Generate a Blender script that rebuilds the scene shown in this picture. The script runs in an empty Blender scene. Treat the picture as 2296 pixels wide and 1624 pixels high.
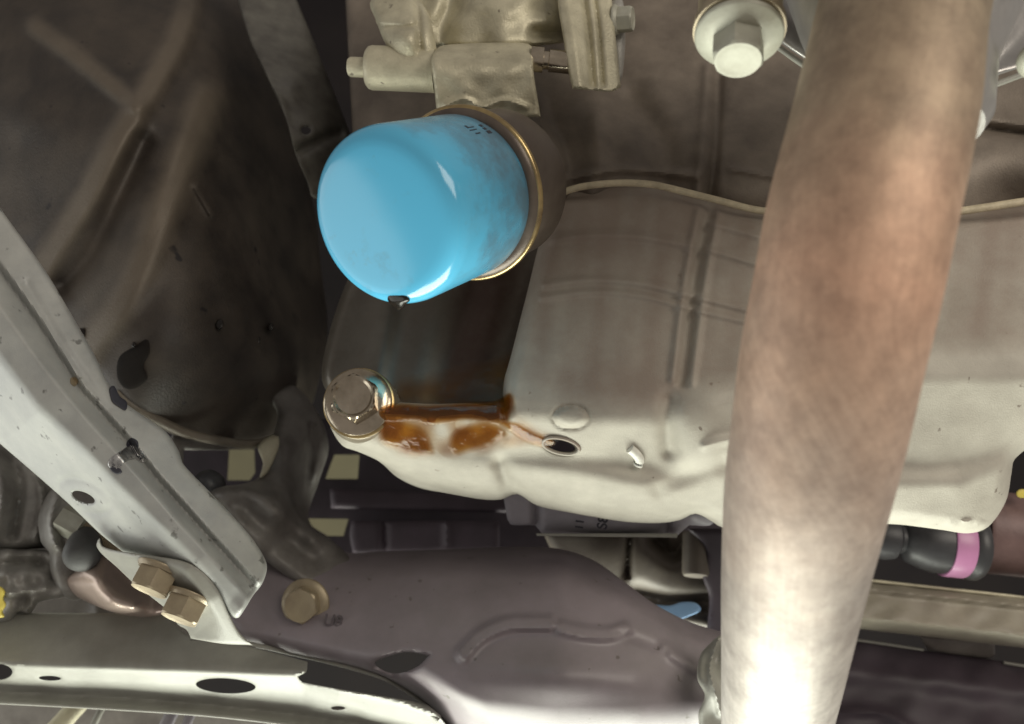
import bpy, math, random
import numpy as np
from mathutils import Matrix, Vector
from mathutils.geometry import delaunay_2d_cdt

random.seed(4)
scene = bpy.context.scene
COL = scene.collection

# ------------------------------------------------------------------ camera
W0, H0 = 2296.0, 1624.0
HFOV = math.radians(62)
FOC = W0 / 2 / math.tan(HFOV / 2)
PITCH = math.radians(40)
cam_data = bpy.data.cameras.new('camera')
cam = bpy.data.objects.new('camera', cam_data)
COL.objects.link(cam)
cam.location = (0, 0, 1.3)
cam.rotation_euler = (math.radians(90) + PITCH, 0, 0)
cam_data.sensor_fit = 'HORIZONTAL'
cam_data.angle = HFOV
cam_data.clip_start = 0.01
cam_data.clip_end = 50
scene.camera = cam
cam_data.dof.use_dof = True
cam_data.dof.focus_distance = 0.37
cam_data.dof.aperture_fstop = 9.0
MC = Matrix.Translation(cam.location) @ cam.rotation_euler.to_matrix().to_4x4()
MR = np.array(MC.to_3x3())
MT = np.array(MC.translation)


def P(x, y, d):
    """photo position (in a 2296 wide frame) at depth d metres -> world point"""
    return MC @ Vector(((x - W0 / 2) / FOC * d, -(y - H0 / 2) / FOC * d, -d))


def PN(xy, d):
    c = np.stack([(xy[:, 0] - W0 / 2) / FOC * d, -(xy[:, 1] - H0 / 2) / FOC * d, -d], 1)
    return c @ MR.T + MT


def CD(x, y, z):
    """direction: x right, y up, z towards the lens -> world"""
    return (MC.to_3x3() @ Vector((x, y, z))).normalized()


# ------------------------------------------------------------------ light
world = bpy.data.worlds.new('World')
scene.world = world
world.use_nodes = True
bg = world.node_tree.nodes['Background']
bg.inputs[0].default_value = (1.0, 0.91, 0.83, 1)
bg.inputs[1].default_value = 0.27


def area(name, pos, target, sx, sy, watts, color, spread=180):
    l = bpy.data.lights.new(name, 'AREA')
    l.shape = 'RECTANGLE'
    l.size, l.size_y = sx, sy
    l.energy = watts
    l.color = color
    l.spread = math.radians(spread)
    o = bpy.data.objects.new(name, l)
    COL.objects.link(o)
    o.location = pos
    o.rotation_euler = (Vector(target) - Vector(pos)).to_track_quat('-Z', 'Y').to_euler()
    return o


def CP(x, y, z):
    return MC @ Vector((x, y, z))


# daylight coming in low from the open front of the workshop
area('daylight_lamp', CP(-0.05, -1.12, -0.50), CP(0.05, 0.0, -0.42), 1.3, 0.7, 36, (0.97, 1.0, 0.87))
# unseen lamp added to reflect as the pale patch on the filter's end
_fc, _fb = P(850, 494, .313), P(1044, 437, .364)
_fa = (_fc - _fb).normalized()
_v = (_fc - Vector(cam.location)).normalized()
_r = _v - 2 * _v.dot(_fa) * _fa
_side = _r.cross(CD(0, 1, 0)).normalized()
if _side.dot(CD(1, 0, 0)) > 0:
    _side = -_side
side_lamp = area('side_lamp', _fc + _r * 0.8 + _side * 0.36, _fc, 0.80, 0.95, 3.2, (0.98, 1.0, 0.95))
side_lamp.data.shape = 'ELLIPSE'
# unseen warm fill added behind the camera to lift facing surfaces
area('fill_lamp', CP(0.75, 0.5, 0.45), CP(0.15, 0, -0.4), 0.8, 0.6, 8.2, (1.0, 0.92, 0.80))

vs = scene.view_settings
vs.view_transform = 'Standard'
vs.look = 'None'
vs.exposure = 0.0
vs.gamma = 1.0
scene.render.engine = 'CYCLES'

# ------------------------------------------------------------------ materials
MATS = {}


def mat(name, c1, c2=None, rough=0.5, metal=0.0, scale=60, bump=0.15, bscale=900, rvar=0.12,
        spots=None, spot_scale=120, spot_amt=0.62, coat=0.0, spec=0.5, stretch=None, fac=(0.35, 0.68), grime_light=None, grime_light_noise=0.5):
    if name in MATS:
        return MATS[name]
    m = bpy.data.materials.new(name)
    m.use_nodes = True
    nt = m.node_tree
    N, L = nt.nodes, nt.links
    b = N['Principled BSDF']
    tc = N.new('ShaderNodeTexCoord')
    src = tc.outputs['Object']
    if stretch:
        mp = N.new('ShaderNodeMapping')
        mp.inputs['Scale'].default_value = stretch
        L.new(src, mp.inputs[0])
        src = mp.outputs[0]
    n1 = N.new('ShaderNodeTexNoise')
    n1.inputs['Scale'].default_value = scale
    n1.inputs['Detail'].default_value = 6
    n1.inputs['Roughness'].default_value = 0.62
    L.new(src, n1.inputs['Vector'])
    r = N.new('ShaderNodeValToRGB')
    c2 = c2 or tuple(v * 0.72 for v in c1)
    r.color_ramp.elements[0].position = fac[0]
    r.color_ramp.elements[1].position = fac[1]
    r.color_ramp.elements[0].color = (*c2, 1)
    r.color_ramp.elements[1].color = (*c1, 1)
    L.new(n1.outputs['Fac'], r.inputs[0])
    col = r.outputs[0]
    if spots:
        n3 = N.new('ShaderNodeTexNoise')
        n3.inputs['Scale'].default_value = spot_scale
        n3.inputs['Detail'].default_value = 3
        L.new(tc.outputs['Object'], n3.inputs['Vector'])
        r3 = N.new('ShaderNodeValToRGB')
        r3.color_ramp.elements[0].position = spot_amt
        r3.color_ramp.elements[1].position = spot_amt + 0.05
        L.new(n3.outputs['Fac'], r3.inputs[0])
        mx = N.new('ShaderNodeMixRGB')
        L.new(r3.outputs[0], mx.inputs[0])
        L.new(col, mx.inputs[1])
        mx.inputs[2].default_value = (*spots, 1)
        col = mx.outputs[0]
    if grime_light:
        at = N.new('ShaderNodeAttribute')
        at.attribute_name = 'along'
        n4 = N.new('ShaderNodeTexNoise')
        n4.inputs['Scale'].default_value = scale * 2.2
        n4.inputs['Detail'].default_value = 7
        n4.inputs['Roughness'].default_value = 0.7
        L.new(src, n4.inputs['Vector'])
        m4 = N.new('ShaderNodeMath')
        m4.operation = 'MULTIPLY_ADD'
        m4.inputs[1].default_value = grime_light_noise * 2
        m4.inputs[2].default_value = -grime_light_noise
        L.new(n4.outputs['Fac'], m4.inputs[0])
        m5 = N.new('ShaderNodeMath')
        m5.operation = 'ADD'
        m5.use_clamp = True
        L.new(m4.outputs[0], m5.inputs[0])
        L.new(at.outputs['Fac'], m5.inputs[1])
        m6 = N.new('ShaderNodeMath')
        m6.operation = 'MULTIPLY'
        m6.use_clamp = True
        L.new(m5.outputs[0], m6.inputs[0])
        a7 = N.new('ShaderNodeMath')
        a7.operation = 'MULTIPLY'
        a7.use_clamp = True
        a7.inputs[1].default_value = 6.0
        L.new(at.outputs['Fac'], a7.inputs[0])
        L.new(a7.outputs[0], m6.inputs[1])
        mw = N.new('ShaderNodeMixRGB')
        L.new(m6.outputs[0], mw.inputs[0])
        L.new(col, mw.inputs[1])
        mw.inputs[2].default_value = (*grime_light, 1)
        col = mw.outputs[0]
    L.new(col, b.inputs['Base Color'])
    b.inputs['Metallic'].default_value = metal
    b.inputs['Specular IOR Level'].default_value = spec
    b.inputs['Coat Weight'].default_value = coat
    b.inputs['Coat Roughness'].default_value = 0.05
    mr = N.new('ShaderNodeMapRange')
    mr.inputs['To Min'].default_value = max(0.02, rough - rvar)
    mr.inputs['To Max'].default_value = min(1, rough + rvar)
    L.new(n1.outputs['Fac'], mr.inputs['Value'])
    L.new(mr.outputs[0], b.inputs['Roughness'])
    if bump:
        n2 = N.new('ShaderNodeTexNoise')
        n2.inputs['Scale'].default_value = bscale
        n2.inputs['Detail'].default_value = 4
        L.new(tc.outputs['Object'], n2.inputs['Vector'])
        bp = N.new('ShaderNodeBump')
        bp.inputs['Strength'].default_value = bump
        bp.inputs['Distance'].default_value = 0.0006
        L.new(n2.outputs['Fac'], bp.inputs['Height'])
        L.new(bp.outputs[0], b.inputs['Normal'])
    MATS[name] = m
    return m


M_PAN = mat('cast_aluminium', (0.49, 0.465, 0.40), (0.37, 0.345, 0.295), 0.62, 0.05, 38, 0.32, 1400, 0.08, grime_light=(0.28, 0.228, 0.188), grime_light_noise=0.45, spots=(0.20, 0.17, 0.14), spot_scale=170, spot_amt=0.70)
M_WETAL = mat('oil_wet_aluminium', (0.36, 0.32, 0.25), (0.24, 0.20, 0.15), 0.25, 0.4, 60, 0.1, 900, 0.1)
M_STREAK = mat('oil_streaked_aluminium', (0.165, 0.150, 0.125), (0.105, 0.090, 0.072), 0.34, 0.35, 30, 0.08, 900, 0.08, grime_light=(0.040, 0.020, 0.013), grime_light_noise=0.3)
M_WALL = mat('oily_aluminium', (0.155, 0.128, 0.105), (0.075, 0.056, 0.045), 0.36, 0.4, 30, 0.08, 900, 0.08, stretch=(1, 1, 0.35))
M_BLOCK = mat('dirty_block_casting', (0.25, 0.21, 0.17), (0.14, 0.115, 0.093), 0.55, 0.25, 34, 0.35, 1200, 0.08)
M_GEAR = mat('dark_gearbox_casting', (0.080, 0.064, 0.050), (0.032, 0.026, 0.022), 0.55, 0.2, 22, 0.5, 1000, 0.1, spots=(0.015, 0.012, 0.012), spot_scale=95, spot_amt=0.69, grime_light=(0.15, 0.123, 0.093), grime_light_noise=0.35)
M_RIB = mat('tan_gearbox_lip', (0.20, 0.17, 0.13), (0.11, 0.093, 0.073), 0.5, 0.2, 40, 0.4, 1000, 0.1)  # lighter tan casting tone for the casing lip
M_BRKT = mat('mount_casting', (0.62, 0.58, 0.43), (0.40, 0.37, 0.27), 0.46, 0.3, 60, 0.5, 1000, 0.08, spots=(0.24, 0.21, 0.16), spot_scale=180, spot_amt=0.69)
M_BLUE = mat('blue_paint', (0.10, 0.42, 0.60), (0.085, 0.37, 0.54), 0.16, 0, 24, 0.02, 900, 0.04, coat=0.5)
M_GOLD = mat('zinc_yellow_steel', (0.55, 0.42, 0.20), (0.30, 0.22, 0.12), 0.3, 0.9, 90, 0.1, 900, 0.1)
M_OILY = mat('oily_steel', (0.55, 0.48, 0.38), (0.33, 0.28, 0.21), 0.19, 1.0, 80, 0.08, 900, 0.07)
M_BOLT = mat('zinc_bolt_steel', (0.44, 0.44, 0.37), (0.33, 0.32, 0.26), 0.5, 0.15, 90, 0.15, 1200, 0.1)
M_TAN = mat('tan_zinc_bolt', (0.36, 0.30, 0.20), (0.26, 0.21, 0.145), 0.42, 0.4, 90, 0.15, 1200, 0.1)
M_ARM = mat('pale_grey_arm_paint', (0.40, 0.405, 0.38), (0.29, 0.296, 0.285), 0.42, 0.0, 40, 0.15, 1300, 0.1, spots=(0.15, 0.15, 0.14), spot_scale=150, spot_amt=0.665)
M_SUBP = mat('purple_grey_subframe_paint', (0.25, 0.215, 0.235), (0.195, 0.170, 0.180), 0.42, 0.0, 25, 0.15, 1500, 0.08, spots=(0.12, 0.10, 0.095), spot_scale=160, spot_amt=0.69)
M_BEAM = mat('white_grey_beam_paint', (0.30, 0.297, 0.262), (0.22, 0.216, 0.19), 0.42, 0.0, 35, 0.15, 1300, 0.1, spots=(0.2, 0.19, 0.17), spot_scale=200, spot_amt=0.74)
M_STAMP = mat('grey_stamped_steel', (0.21, 0.198, 0.182), (0.115, 0.104, 0.095), 0.46, 0.1, 45, 0.25, 1000, 0.1)
M_SIDE = mat('dull_green_bracket', (0.14, 0.135, 0.115), (0.07, 0.064, 0.056), 0.42, 0.1, 60, 0.2, 900, 0.1)
M_LEG = mat('grey_brown_subframe', (0.21, 0.19, 0.17), (0.11, 0.095, 0.085), 0.48, 0.0, 40, 0.25, 1000, 0.1)
M_BLACK = mat('black_plastic', (0.045, 0.032, 0.043), (0.028, 0.020, 0.027), 0.6, 0, 40, 0.1, 900, 0.1)
M_DARK = mat('dark_underbody', (0.012, 0.009, 0.009), (0.007, 0.005, 0.006), 0.8, 0, 12, 0.1, 300, 0.1, spec=0.2)
M_DUCT = mat('dark_violet_duct', (0.075, 0.056, 0.072), (0.05, 0.037, 0.048), 0.6, 0, 40, 0.1, 900, 0.1)
M_SMEAR = mat('old_oil_smear', (0.018, 0.015, 0.013), (0.012, 0.010, 0.009), 0.85, 0, 60, 0.2, 900, 0.1, spec=0.15)
M_RUB = mat('black_rubber', (0.055, 0.055, 0.06), (0.035, 0.035, 0.038), 0.42, 0, 60, 0.1, 900, 0.1)
M_CUP = mat('grey_rubber_cap', (0.075, 0.075, 0.073), (0.05, 0.05, 0.05), 0.55, 0, 60, 0.1, 900, 0.1)
M_GREY = mat('grey_cast_knuckle', (0.40, 0.39, 0.36), (0.22, 0.21, 0.195), 0.45, 0.15, 60, 0.3, 1000, 0.1)
M_CREAM = mat('cream_wall_paint', (0.19, 0.167, 0.102), (0.145, 0.127, 0.078), 0.8, 0, 6, 0.0)
M_PINK = mat('pink_band_plastic', (0.62, 0.28, 0.50), (0.55, 0.24, 0.44), 0.35, 0, 60, 0.02)
M_SHAFT = mat('purple_brown_shaft', (0.24, 0.155, 0.145), (0.16, 0.10, 0.095), 0.45, 0.1, 50, 0.2, 900, 0.1)
M_TANR = mat('tan_rack_casting', (0.13, 0.110, 0.088), (0.085, 0.070, 0.058), 0.5, 0.1, 40, 0.2, 900, 0.1)
M_TANP = mat('beige_rack_paint', (0.33, 0.30, 0.235), (0.25, 0.225, 0.18), 0.5, 0.0, 40, 0.15, 900, 0.1)
M_CHALK = mat('white_paint_dab', (0.80, 0.80, 0.74), (0.62, 0.62, 0.56), 0.5, 0, 160, 0.3, 600)
M_BEAD = mat('cream_sealant', (0.62, 0.54, 0.38), (0.42, 0.36, 0.25), 0.5, 0, 160, 0.3, 600)
M_BOX = mat('grey_sensor_plastic', (0.32, 0.30, 0.33), (0.25, 0.235, 0.26), 0.5, 0, 60, 0.1, 900)
M_SKY = mat('blue_plastic', (0.28, 0.48, 0.75), (0.24, 0.42, 0.68), 0.5, 0, 60, 0.0)
M_YEL = mat('yellow_paint', (0.75, 0.62, 0.12), (0.6, 0.5, 0.1), 0.5, 0, 120, 0.0)
M_STAMPED = mat('faded_stamp_ink', (0.10, 0.082, 0.092), (0.07, 0.058, 0.064), 0.6, 0, 120, 0.0)
M_INK = mat('black_marking', (0.03, 0.03, 0.04), (0.02, 0.02, 0.03), 0.6, 0, 120, 0.0)
M_PINKM = mat('pinkish_steel', (0.58, 0.46, 0.40), (0.44, 0.35, 0.30), 0.33, 0.5, 50, 0.1, 900, 0.08)
M_SHIELD = mat('manifold_steel', (0.50, 0.48, 0.46), (0.34, 0.33, 0.32), 0.34, 0.7, 40, 0.1, 900, 0.1)
M_CHIP = mat('bare_metal_chip', (0.7, 0.7, 0.68), (0.3, 0.3, 0.3), 0.3, 0.9, 300, 0.4, 900)


def oil_material():
    """thin amber film: tints what lies under it, shines on top, thins out towards its rim"""
    m = bpy.data.materials.new('engine_oil')
    m.use_nodes = True
    N, L = m.node_tree.nodes, m.node_tree.links
    N.remove(N['Principled BSDF'])
    out = [n_ for n_ in N if n_.type == 'OUTPUT_MATERIAL'][0]
    tc = N.new('ShaderNodeTexCoord')
    n = N.new('ShaderNodeTexNoise')
    n.inputs['Scale'].default_value = 80
    n.inputs['Detail'].default_value = 5
    L.new(tc.outputs['Object'], n.inputs['Vector'])
    r = N.new('ShaderNodeValToRGB')
    r.color_ramp.elements[0].position = 0.36
    r.color_ramp.elements[0].color = (0.46, 0.20, 0.045, 1)
    r.color_ramp.elements[1].position = 0.66
    r.color_ramp.elements[1].color = (0.78, 0.49, 0.14, 1)
    L.new(n.outputs['Fac'], r.inputs[0])
    tr = N.new('ShaderNodeBsdfTransparent')
    L.new(r.outputs[0], tr.inputs[0])
    df = N.new('ShaderNodeBsdfDiffuse')
    df.inputs[0].default_value = (0.22, 0.095, 0.015, 1)
    gl = N.new('ShaderNodeBsdfGlossy')
    gl.inputs['Roughness'].default_value = 0.06
    n2 = N.new('ShaderNodeTexNoise')
    n2.inputs['Scale'].default_value = 260
    n2.inputs['Detail'].default_value = 3
    L.new(tc.outputs['Object'], n2.inputs['Vector'])
    bp = N.new('ShaderNodeBump')
    bp.inputs['Strength'].default_value = 0.5
    bp.inputs['Distance'].default_value = 0.0008
    L.new(n2.outputs['Fac'], bp.inputs['Height'])
    L.new(bp.outputs[0], gl.inputs['Normal'])
    cl = N.new('ShaderNodeBsdfTransparent')
    at = N.new('ShaderNodeAttribute')
    at.attribute_name = 'along'
    m0 = N.new('ShaderNodeMixShader')
    m0.inputs[0].default_value = 0.22
    L.new(tr.outputs[0], m0.inputs[1])
    L.new(df.outputs[0], m0.inputs[2])
    m1 = N.new('ShaderNodeMixShader')
    m1.inputs[0].default_value = 0.035
    L.new(m0.outputs[0], m1.inputs[1])
    L.new(gl.outputs[0], m1.inputs[2])
    m2 = N.new('ShaderNodeMixShader')
    L.new(at.outputs['Fac'], m2.inputs[0])
    L.new(cl.outputs[0], m2.inputs[1])
    L.new(m1.outputs[0], m2.inputs[2])
    L.new(m2.outputs[0], out.inputs['Surface'])
    return m


M_OIL = oil_material()
M_DROP = mat('black_oil', (0.010, 0.008, 0.006), (0.008, 0.006, 0.005), 0.16, 0, 50, 0.0, spec=0.35)


def pipe_material():
    m = bpy.data.materials.new('heat_tinted_pipe')
    m.use_nodes = True
    N, L = m.node_tree.nodes, m.node_tree.links
    b = N['Principled BSDF']
    at = N.new('ShaderNodeAttribute')
    at.attribute_name = 'along'
    tc = N.new('ShaderNodeTexCoord')
    n = N.new('ShaderNodeTexNoise')
    n.inputs['Scale'].default_value = 26
    n.inputs['Detail'].default_value = 7
    n.inputs['Roughness'].default_value = 0.65
    L.new(tc.outputs['Object'], n.inputs['Vector'])
    ma = N.new('ShaderNodeMath')
    ma.operation = 'MULTIPLY_ADD'
    ma.inputs[1].default_value = 0.20
    L.new(n.outputs['Fac'], ma.inputs[0])
    sb = N.new('ShaderNodeMath')
    sb.operation = 'SUBTRACT'
    sb.inputs[1].default_value = 0.10
    L.new(at.outputs['Fac'], sb.inputs[0])
    L.new(sb.outputs[0], ma.inputs[2])
    r = N.new('ShaderNodeValToRGB')
    e = r.color_ramp.elements
    e[0].position = 0.0
    e[0].color = (0.33, 0.275, 0.19, 1)
    e[1].position = 1.0
    e[1].color = (0.74, 0.71, 0.66, 1)
    for p, c in ((0.22, (0.44, 0.335, 0.235)), (0.40, (0.74, 0.475, 0.335)), (0.50, (0.64, 0.445, 0.33)),
                 (0.64, (0.52, 0.41, 0.34)), (0.80, (0.46, 0.41, 0.37))):
        k = e.new(p)
        k.color = (*c, 1)
    L.new(ma.outputs[0], r.inputs[0])
    n2 = N.new('ShaderNodeTexNoise')
    n2.inputs['Scale'].default_value = 85
    n2.inputs['Detail'].default_value = 9
    n2.inputs['Roughness'].default_value = 0.72
    L.new(tc.outputs['Object'], n2.inputs['Vector'])
    mx = N.new('ShaderNodeMixRGB')
    mx.blend_type = 'MULTIPLY'
    mx.inputs[0].default_value = 0.8
    L.new(r.outputs[0], mx.inputs[1])
    r2 = N.new('ShaderNodeValToRGB')
    r2.color_ramp.elements[0].position = 0.3
    r2.color_ramp.elements[0].color = (0.62, 0.60, 0.60, 1)
    r2.color_ramp.elements[1].position = 0.65
    r2.color_ramp.elements[1].color = (1, 1, 1, 1)
    L.new(n2.outputs['Fac'], r2.inputs[0])
    L.new(r2.outputs[0], mx.inputs[2])
    n6 = N.new('ShaderNodeTexNoise')
    n6.inputs['Scale'].default_value = 75
    n6.inputs['Detail'].default_value = 10
    n6.inputs['Roughness'].default_value = 0.75
    L.new(tc.outputs['Object'], n6.inputs['Vector'])
    r6 = N.new('ShaderNodeValToRGB')
    r6.color_ramp.elements[0].position = 0.44
    r6.color_ramp.elements[0].color = (0, 0, 0, 1)
    r6.color_ramp.elements[1].position = 0.64
    r6.color_ramp.elements[1].color = (0.6, 0.6, 0.6, 1)
    L.new(n6.outputs['Fac'], r6.inputs[0])
    mx6 = N.new('ShaderNodeMixRGB')
    mx6.blend_type = 'MULTIPLY'
    mx6.inputs[2].default_value = (0.58, 0.56, 0.56, 1)
    L.new(r6.outputs[0], mx6.inputs[0])
    L.new(r.outputs[0], mx6.inputs[1])
    L.new(mx6.outputs[0], mx.inputs[1])
    ph = N.new('ShaderNodeAttribute')
    ph.attribute_name = 'around'
    cv = N.new('ShaderNodeCombineXYZ')
    L.new(ph.outputs['Fac'], cv.inputs[0])
    L.new(at.outputs['Fac'], cv.inputs[1])
    mpp = N.new('ShaderNodeMapping')
    mpp.inputs['Scale'].default_value = (34, 6, 1)
    L.new(cv.outputs[0], mpp.inputs[0])
    n5 = N.new('ShaderNodeTexNoise')
    n5.inputs['Scale'].default_value = 1.0
    n5.inputs['Detail'].default_value = 8
    n5.inputs['Roughness'].default_value = 0.7
    L.new(mpp.outputs[0], n5.inputs['Vector'])
    r5 = N.new('ShaderNodeValToRGB')
    r5.color_ramp.elements[0].position = 0.32
    r5.color_ramp.elements[0].color = (0.74, 0.70, 0.69, 1)
    r5.color_ramp.elements[1].position = 0.62
    r5.color_ramp.elements[1].color = (1, 1, 1, 1)
    L.new(n5.outputs['Fac'], r5.inputs[0])
    mx5 = N.new('ShaderNodeMixRGB')
    mx5.blend_type = 'MULTIPLY'
    mx5.inputs[0].default_value = 0.5
    L.new(mx.outputs[0], mx5.inputs[1])
    L.new(r5.outputs[0], mx5.inputs[2])
    L.new(mx5.outputs[0], b.inputs['Base Color'])
    b.inputs['Metallic'].default_value = 0.35
    b.inputs['Roughness'].default_value = 0.55
    bp = N.new('ShaderNodeBump')
    bp.inputs['Strength'].default_value = 0.12
    bp.inputs['Distance'].default_value = 0.0005
    n3 = N.new('ShaderNodeTexNoise')
    n3.inputs['Scale'].default_value = 900
    L.new(tc.outputs['Object'], n3.inputs['Vector'])
    L.new(n3.outputs['Fac'], bp.inputs['Height'])
    L.new(bp.outputs[0], b.inputs['Normal'])
    return m


M_PIPE = pipe_material()


def blue_material():
    m = bpy.data.materials.new('grimy_blue_paint')
    m.use_nodes = True
    N, L = m.node_tree.nodes, m.node_tree.links
    b = N['Principled BSDF']
    at = N.new('ShaderNodeAttribute')
    at.attribute_name = 'along'
    tc = N.new('ShaderNodeTexCoord')
    n = N.new('ShaderNodeTexNoise')
    n.inputs['Scale'].default_value = 55
    n.inputs['Detail'].default_value = 7
    n.inputs['Roughness'].default_value = 0.65
    L.new(tc.outputs['Object'], n.inputs['Vector'])
    sub = N.new('ShaderNodeMath')
    sub.operation = 'SUBTRACT'
    L.new(n.outputs['Fac'], sub.inputs[0])
    mu = N.new('ShaderNodeMath')
    mu.operation = 'MULTIPLY'
    mu.inputs[1].default_value = 0.46
    L.new(at.outputs['Fac'], mu.inputs[0])
    L.new(mu.outputs[0], sub.inputs[1])
    r = N.new('ShaderNodeValToRGB')
    r.color_ramp.elements[0].position = 0.12
    r.color_ramp.elements[0].color = (0, 0, 0, 1)
    r.color_ramp.elements[1].position = 0.50
    r.color_ramp.elements[1].color = (0.85, 0.72, 0.72, 1)
    L.new(sub.outputs[0], r.inputs[0])
    mx = N.new('ShaderNodeMixRGB')
    mx.inputs[1].default_value = (0.090, 0.42, 0.66, 1)
    mx.inputs[2].default_value = (0.085, 0.10, 0.115, 1)
    L.new(r.outputs[0], mx.inputs[0])
    # faint soot smudges anywhere
    n2 = N.new('ShaderNodeTexNoise')
    n2.inputs['Scale'].default_value = 90
    n2.inputs['Detail'].default_value = 8
    n2.inputs['Roughness'].default_value = 0.7
    L.new(tc.outputs['Object'], n2.inputs['Vector'])
    r2 = N.new('ShaderNodeValToRGB')
    r2.color_ramp.elements[0].position = 0.60
    r2.color_ramp.elements[0].color = (0, 0, 0, 1)
    r2.color_ramp.elements[1].position = 0.80
    r2.color_ramp.elements[1].color = (0.5, 0.5, 0.5, 1)
    L.new(n2.outputs['Fac'], r2.inputs[0])
    mx2 = N.new('ShaderNodeMixRGB')
    mx2.inputs[2].default_value = (0.12, 0.17, 0.17, 1)
    L.new(r2.outputs[0], mx2.inputs[0])
    L.new(mx.outputs[0], mx2.inputs[1])
    L.new(mx2.outputs[0], b.inputs['Base Color'])
    ro = N.new('ShaderNodeMapRange')
    ro.inputs['To Min'].default_value = 0.14
    ro.inputs['To Max'].default_value = 0.5
    L.new(r.outputs[0], ro.inputs['Value'])
    L.new(ro.outputs[0], b.inputs['Roughness'])
    b.inputs['Specular IOR Level'].default_value = 0.55
    return m


M_BLUE = blue_material()

# ------------------------------------------------------------------ object helpers


def thing(name, loc, label, cat, group=None):
    o = bpy.data.objects.new(name, None)
    o.empty_display_size = 0.01
    COL.objects.link(o)
    o.location = loc
    o['label'] = label
    o['category'] = cat
    if group:
        o['group'] = group
    return o


def tag(o, label, cat, group=None):
    o['label'] = label
    o['category'] = cat
    if group:
        o['group'] = group
    return o


def wpos(o):
    p = Vector((0, 0, 0))
    while o:
        p += o.location
        o = o.parent
    return p


def link_mesh(name, verts, faces, material, parent=None, sharp=40, attr=None):
    v = np.asarray(verts, dtype=float)
    c = v.mean(0)
    me = bpy.data.meshes.new(name)
    me.from_pydata((v - c).tolist(), [], [tuple(int(i) for i in f) for f in faces])
    me.update()
    for p in me.polygons:
        p.use_smooth = True
    me.set_sharp_from_angle(angle=math.radians(sharp))
    if attr is not None:
        a = me.attributes.new('along', 'FLOAT', 'POINT')
        a.data.foreach_set('value', np.asarray(attr, dtype=np.float32))
    me.materials.append(material)
    o = bpy.data.objects.new(name, me)
    COL.objects.link(o)
    if parent:
        o.parent = parent
        o.location = Vector(c) - wpos(parent)
    else:
        o.location = Vector(c)
    return o


def spline(pts, closed=True, step=10):
    """Catmull-Rom through 2D (or nD) points; a trailing 'c' marks a corner"""
    raw = [tuple(float(v) for v in p if not isinstance(v, str)) for p in pts]
    cor = [isinstance(p[-1], str) for p in pts]
    n = len(raw)
    a = np.array(raw)
    out = []
    m = n if closed else n - 1
    for i in range(m):
        p1, p2 = a[i], a[(i + 1) % n]
        p0 = a[(i - 1) % n] if (closed or i > 0) else p1
        p3 = a[(i + 2) % n] if (closed or i + 2 < n) else p2
        if cor[i]:
            p0 = 2 * p1 - p2
        if cor[(i + 1) % n]:
            p3 = 2 * p2 - p1
        l = np.linalg.norm((p2 - p1)[:2])
        # limited tangents keep long segments from overshooting
        t1 = (p2 - p0) * 0.5
        t2 = (p3 - p1) * 0.5
        for t_ in (t1, t2):
            tl = np.linalg.norm(t_[:2])
            if tl > 1.0 * l and tl > 0:
                t_ *= l / tl
        k = max(2, int(l / step))
        for j in range(k):
            t = j / k
            h00 = 2 * t**3 - 3 * t**2 + 1
            h10 = t**3 - 2 * t**2 + t
            h01 = -2 * t**3 + 3 * t**2
            h11 = t**3 - t**2
            out.append(h00 * p1 + h10 * t1 + h01 * p2 + h11 * t2)
    if not closed:
        out.append(a[-1])
    return np.array(out)


def dist_poly(q, poly, closed=True):
    a = poly
    b = np.roll(poly, -1, 0)
    if not closed:
        a, b = poly[:-1], poly[1:]
    best = np.full(len(q), 1e9)
    for s in range(len(a)):
        ab = b[s] - a[s]
        l2 = max(1e-9, ab @ ab)
        t = np.clip(((q - a[s]) @ ab) / l2, 0, 1)
        d = q - (a[s] + t[:, None] * ab)
        best = np.minimum(best, np.einsum('ij,ij->i', d, d))
    return np.sqrt(best)


def inside(q, poly):
    x, y = q[:, 0], q[:, 1]
    r = np.zeros(len(q), bool)
    j = len(poly) - 1
    for i in range(len(poly)):
        xi, yi = poly[i]
        xj, yj = poly[j]
        if yi != yj:
            c = ((yi > y) != (yj > y)) & (x < (xj - xi) * (y - yi) / (yj - yi) + xi)
            r ^= c
        j = i
    return r


def tps(ctrl):
    c = np.array(ctrl, float)
    X = c[:, :2] / 1000
    n = len(X)

    def k(r2):
        return np.where(r2 > 0, 0.5 * r2 * np.log(np.maximum(r2, 1e-12)), 0)
    D = ((X[:, None] - X[None]) ** 2).sum(2)
    A = np.zeros((n + 3, n + 3))
    A[:n, :n] = k(D) + 1e-5 * np.eye(n)
    A[:n, n] = 1
    A[:n, n + 1:] = X
    A[n, :n] = 1
    A[n + 1:, :n] = X.T
    w = np.linalg.solve(A, np.concatenate([c[:, 2], np.zeros(3)]))

    def f(q):
        Q = q / 1000
        D = ((Q[:, None] - X[None]) ** 2).sum(2)
        return k(D) @ w[:n] + w[n] + Q @ w[n + 1:]
    return f


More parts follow.
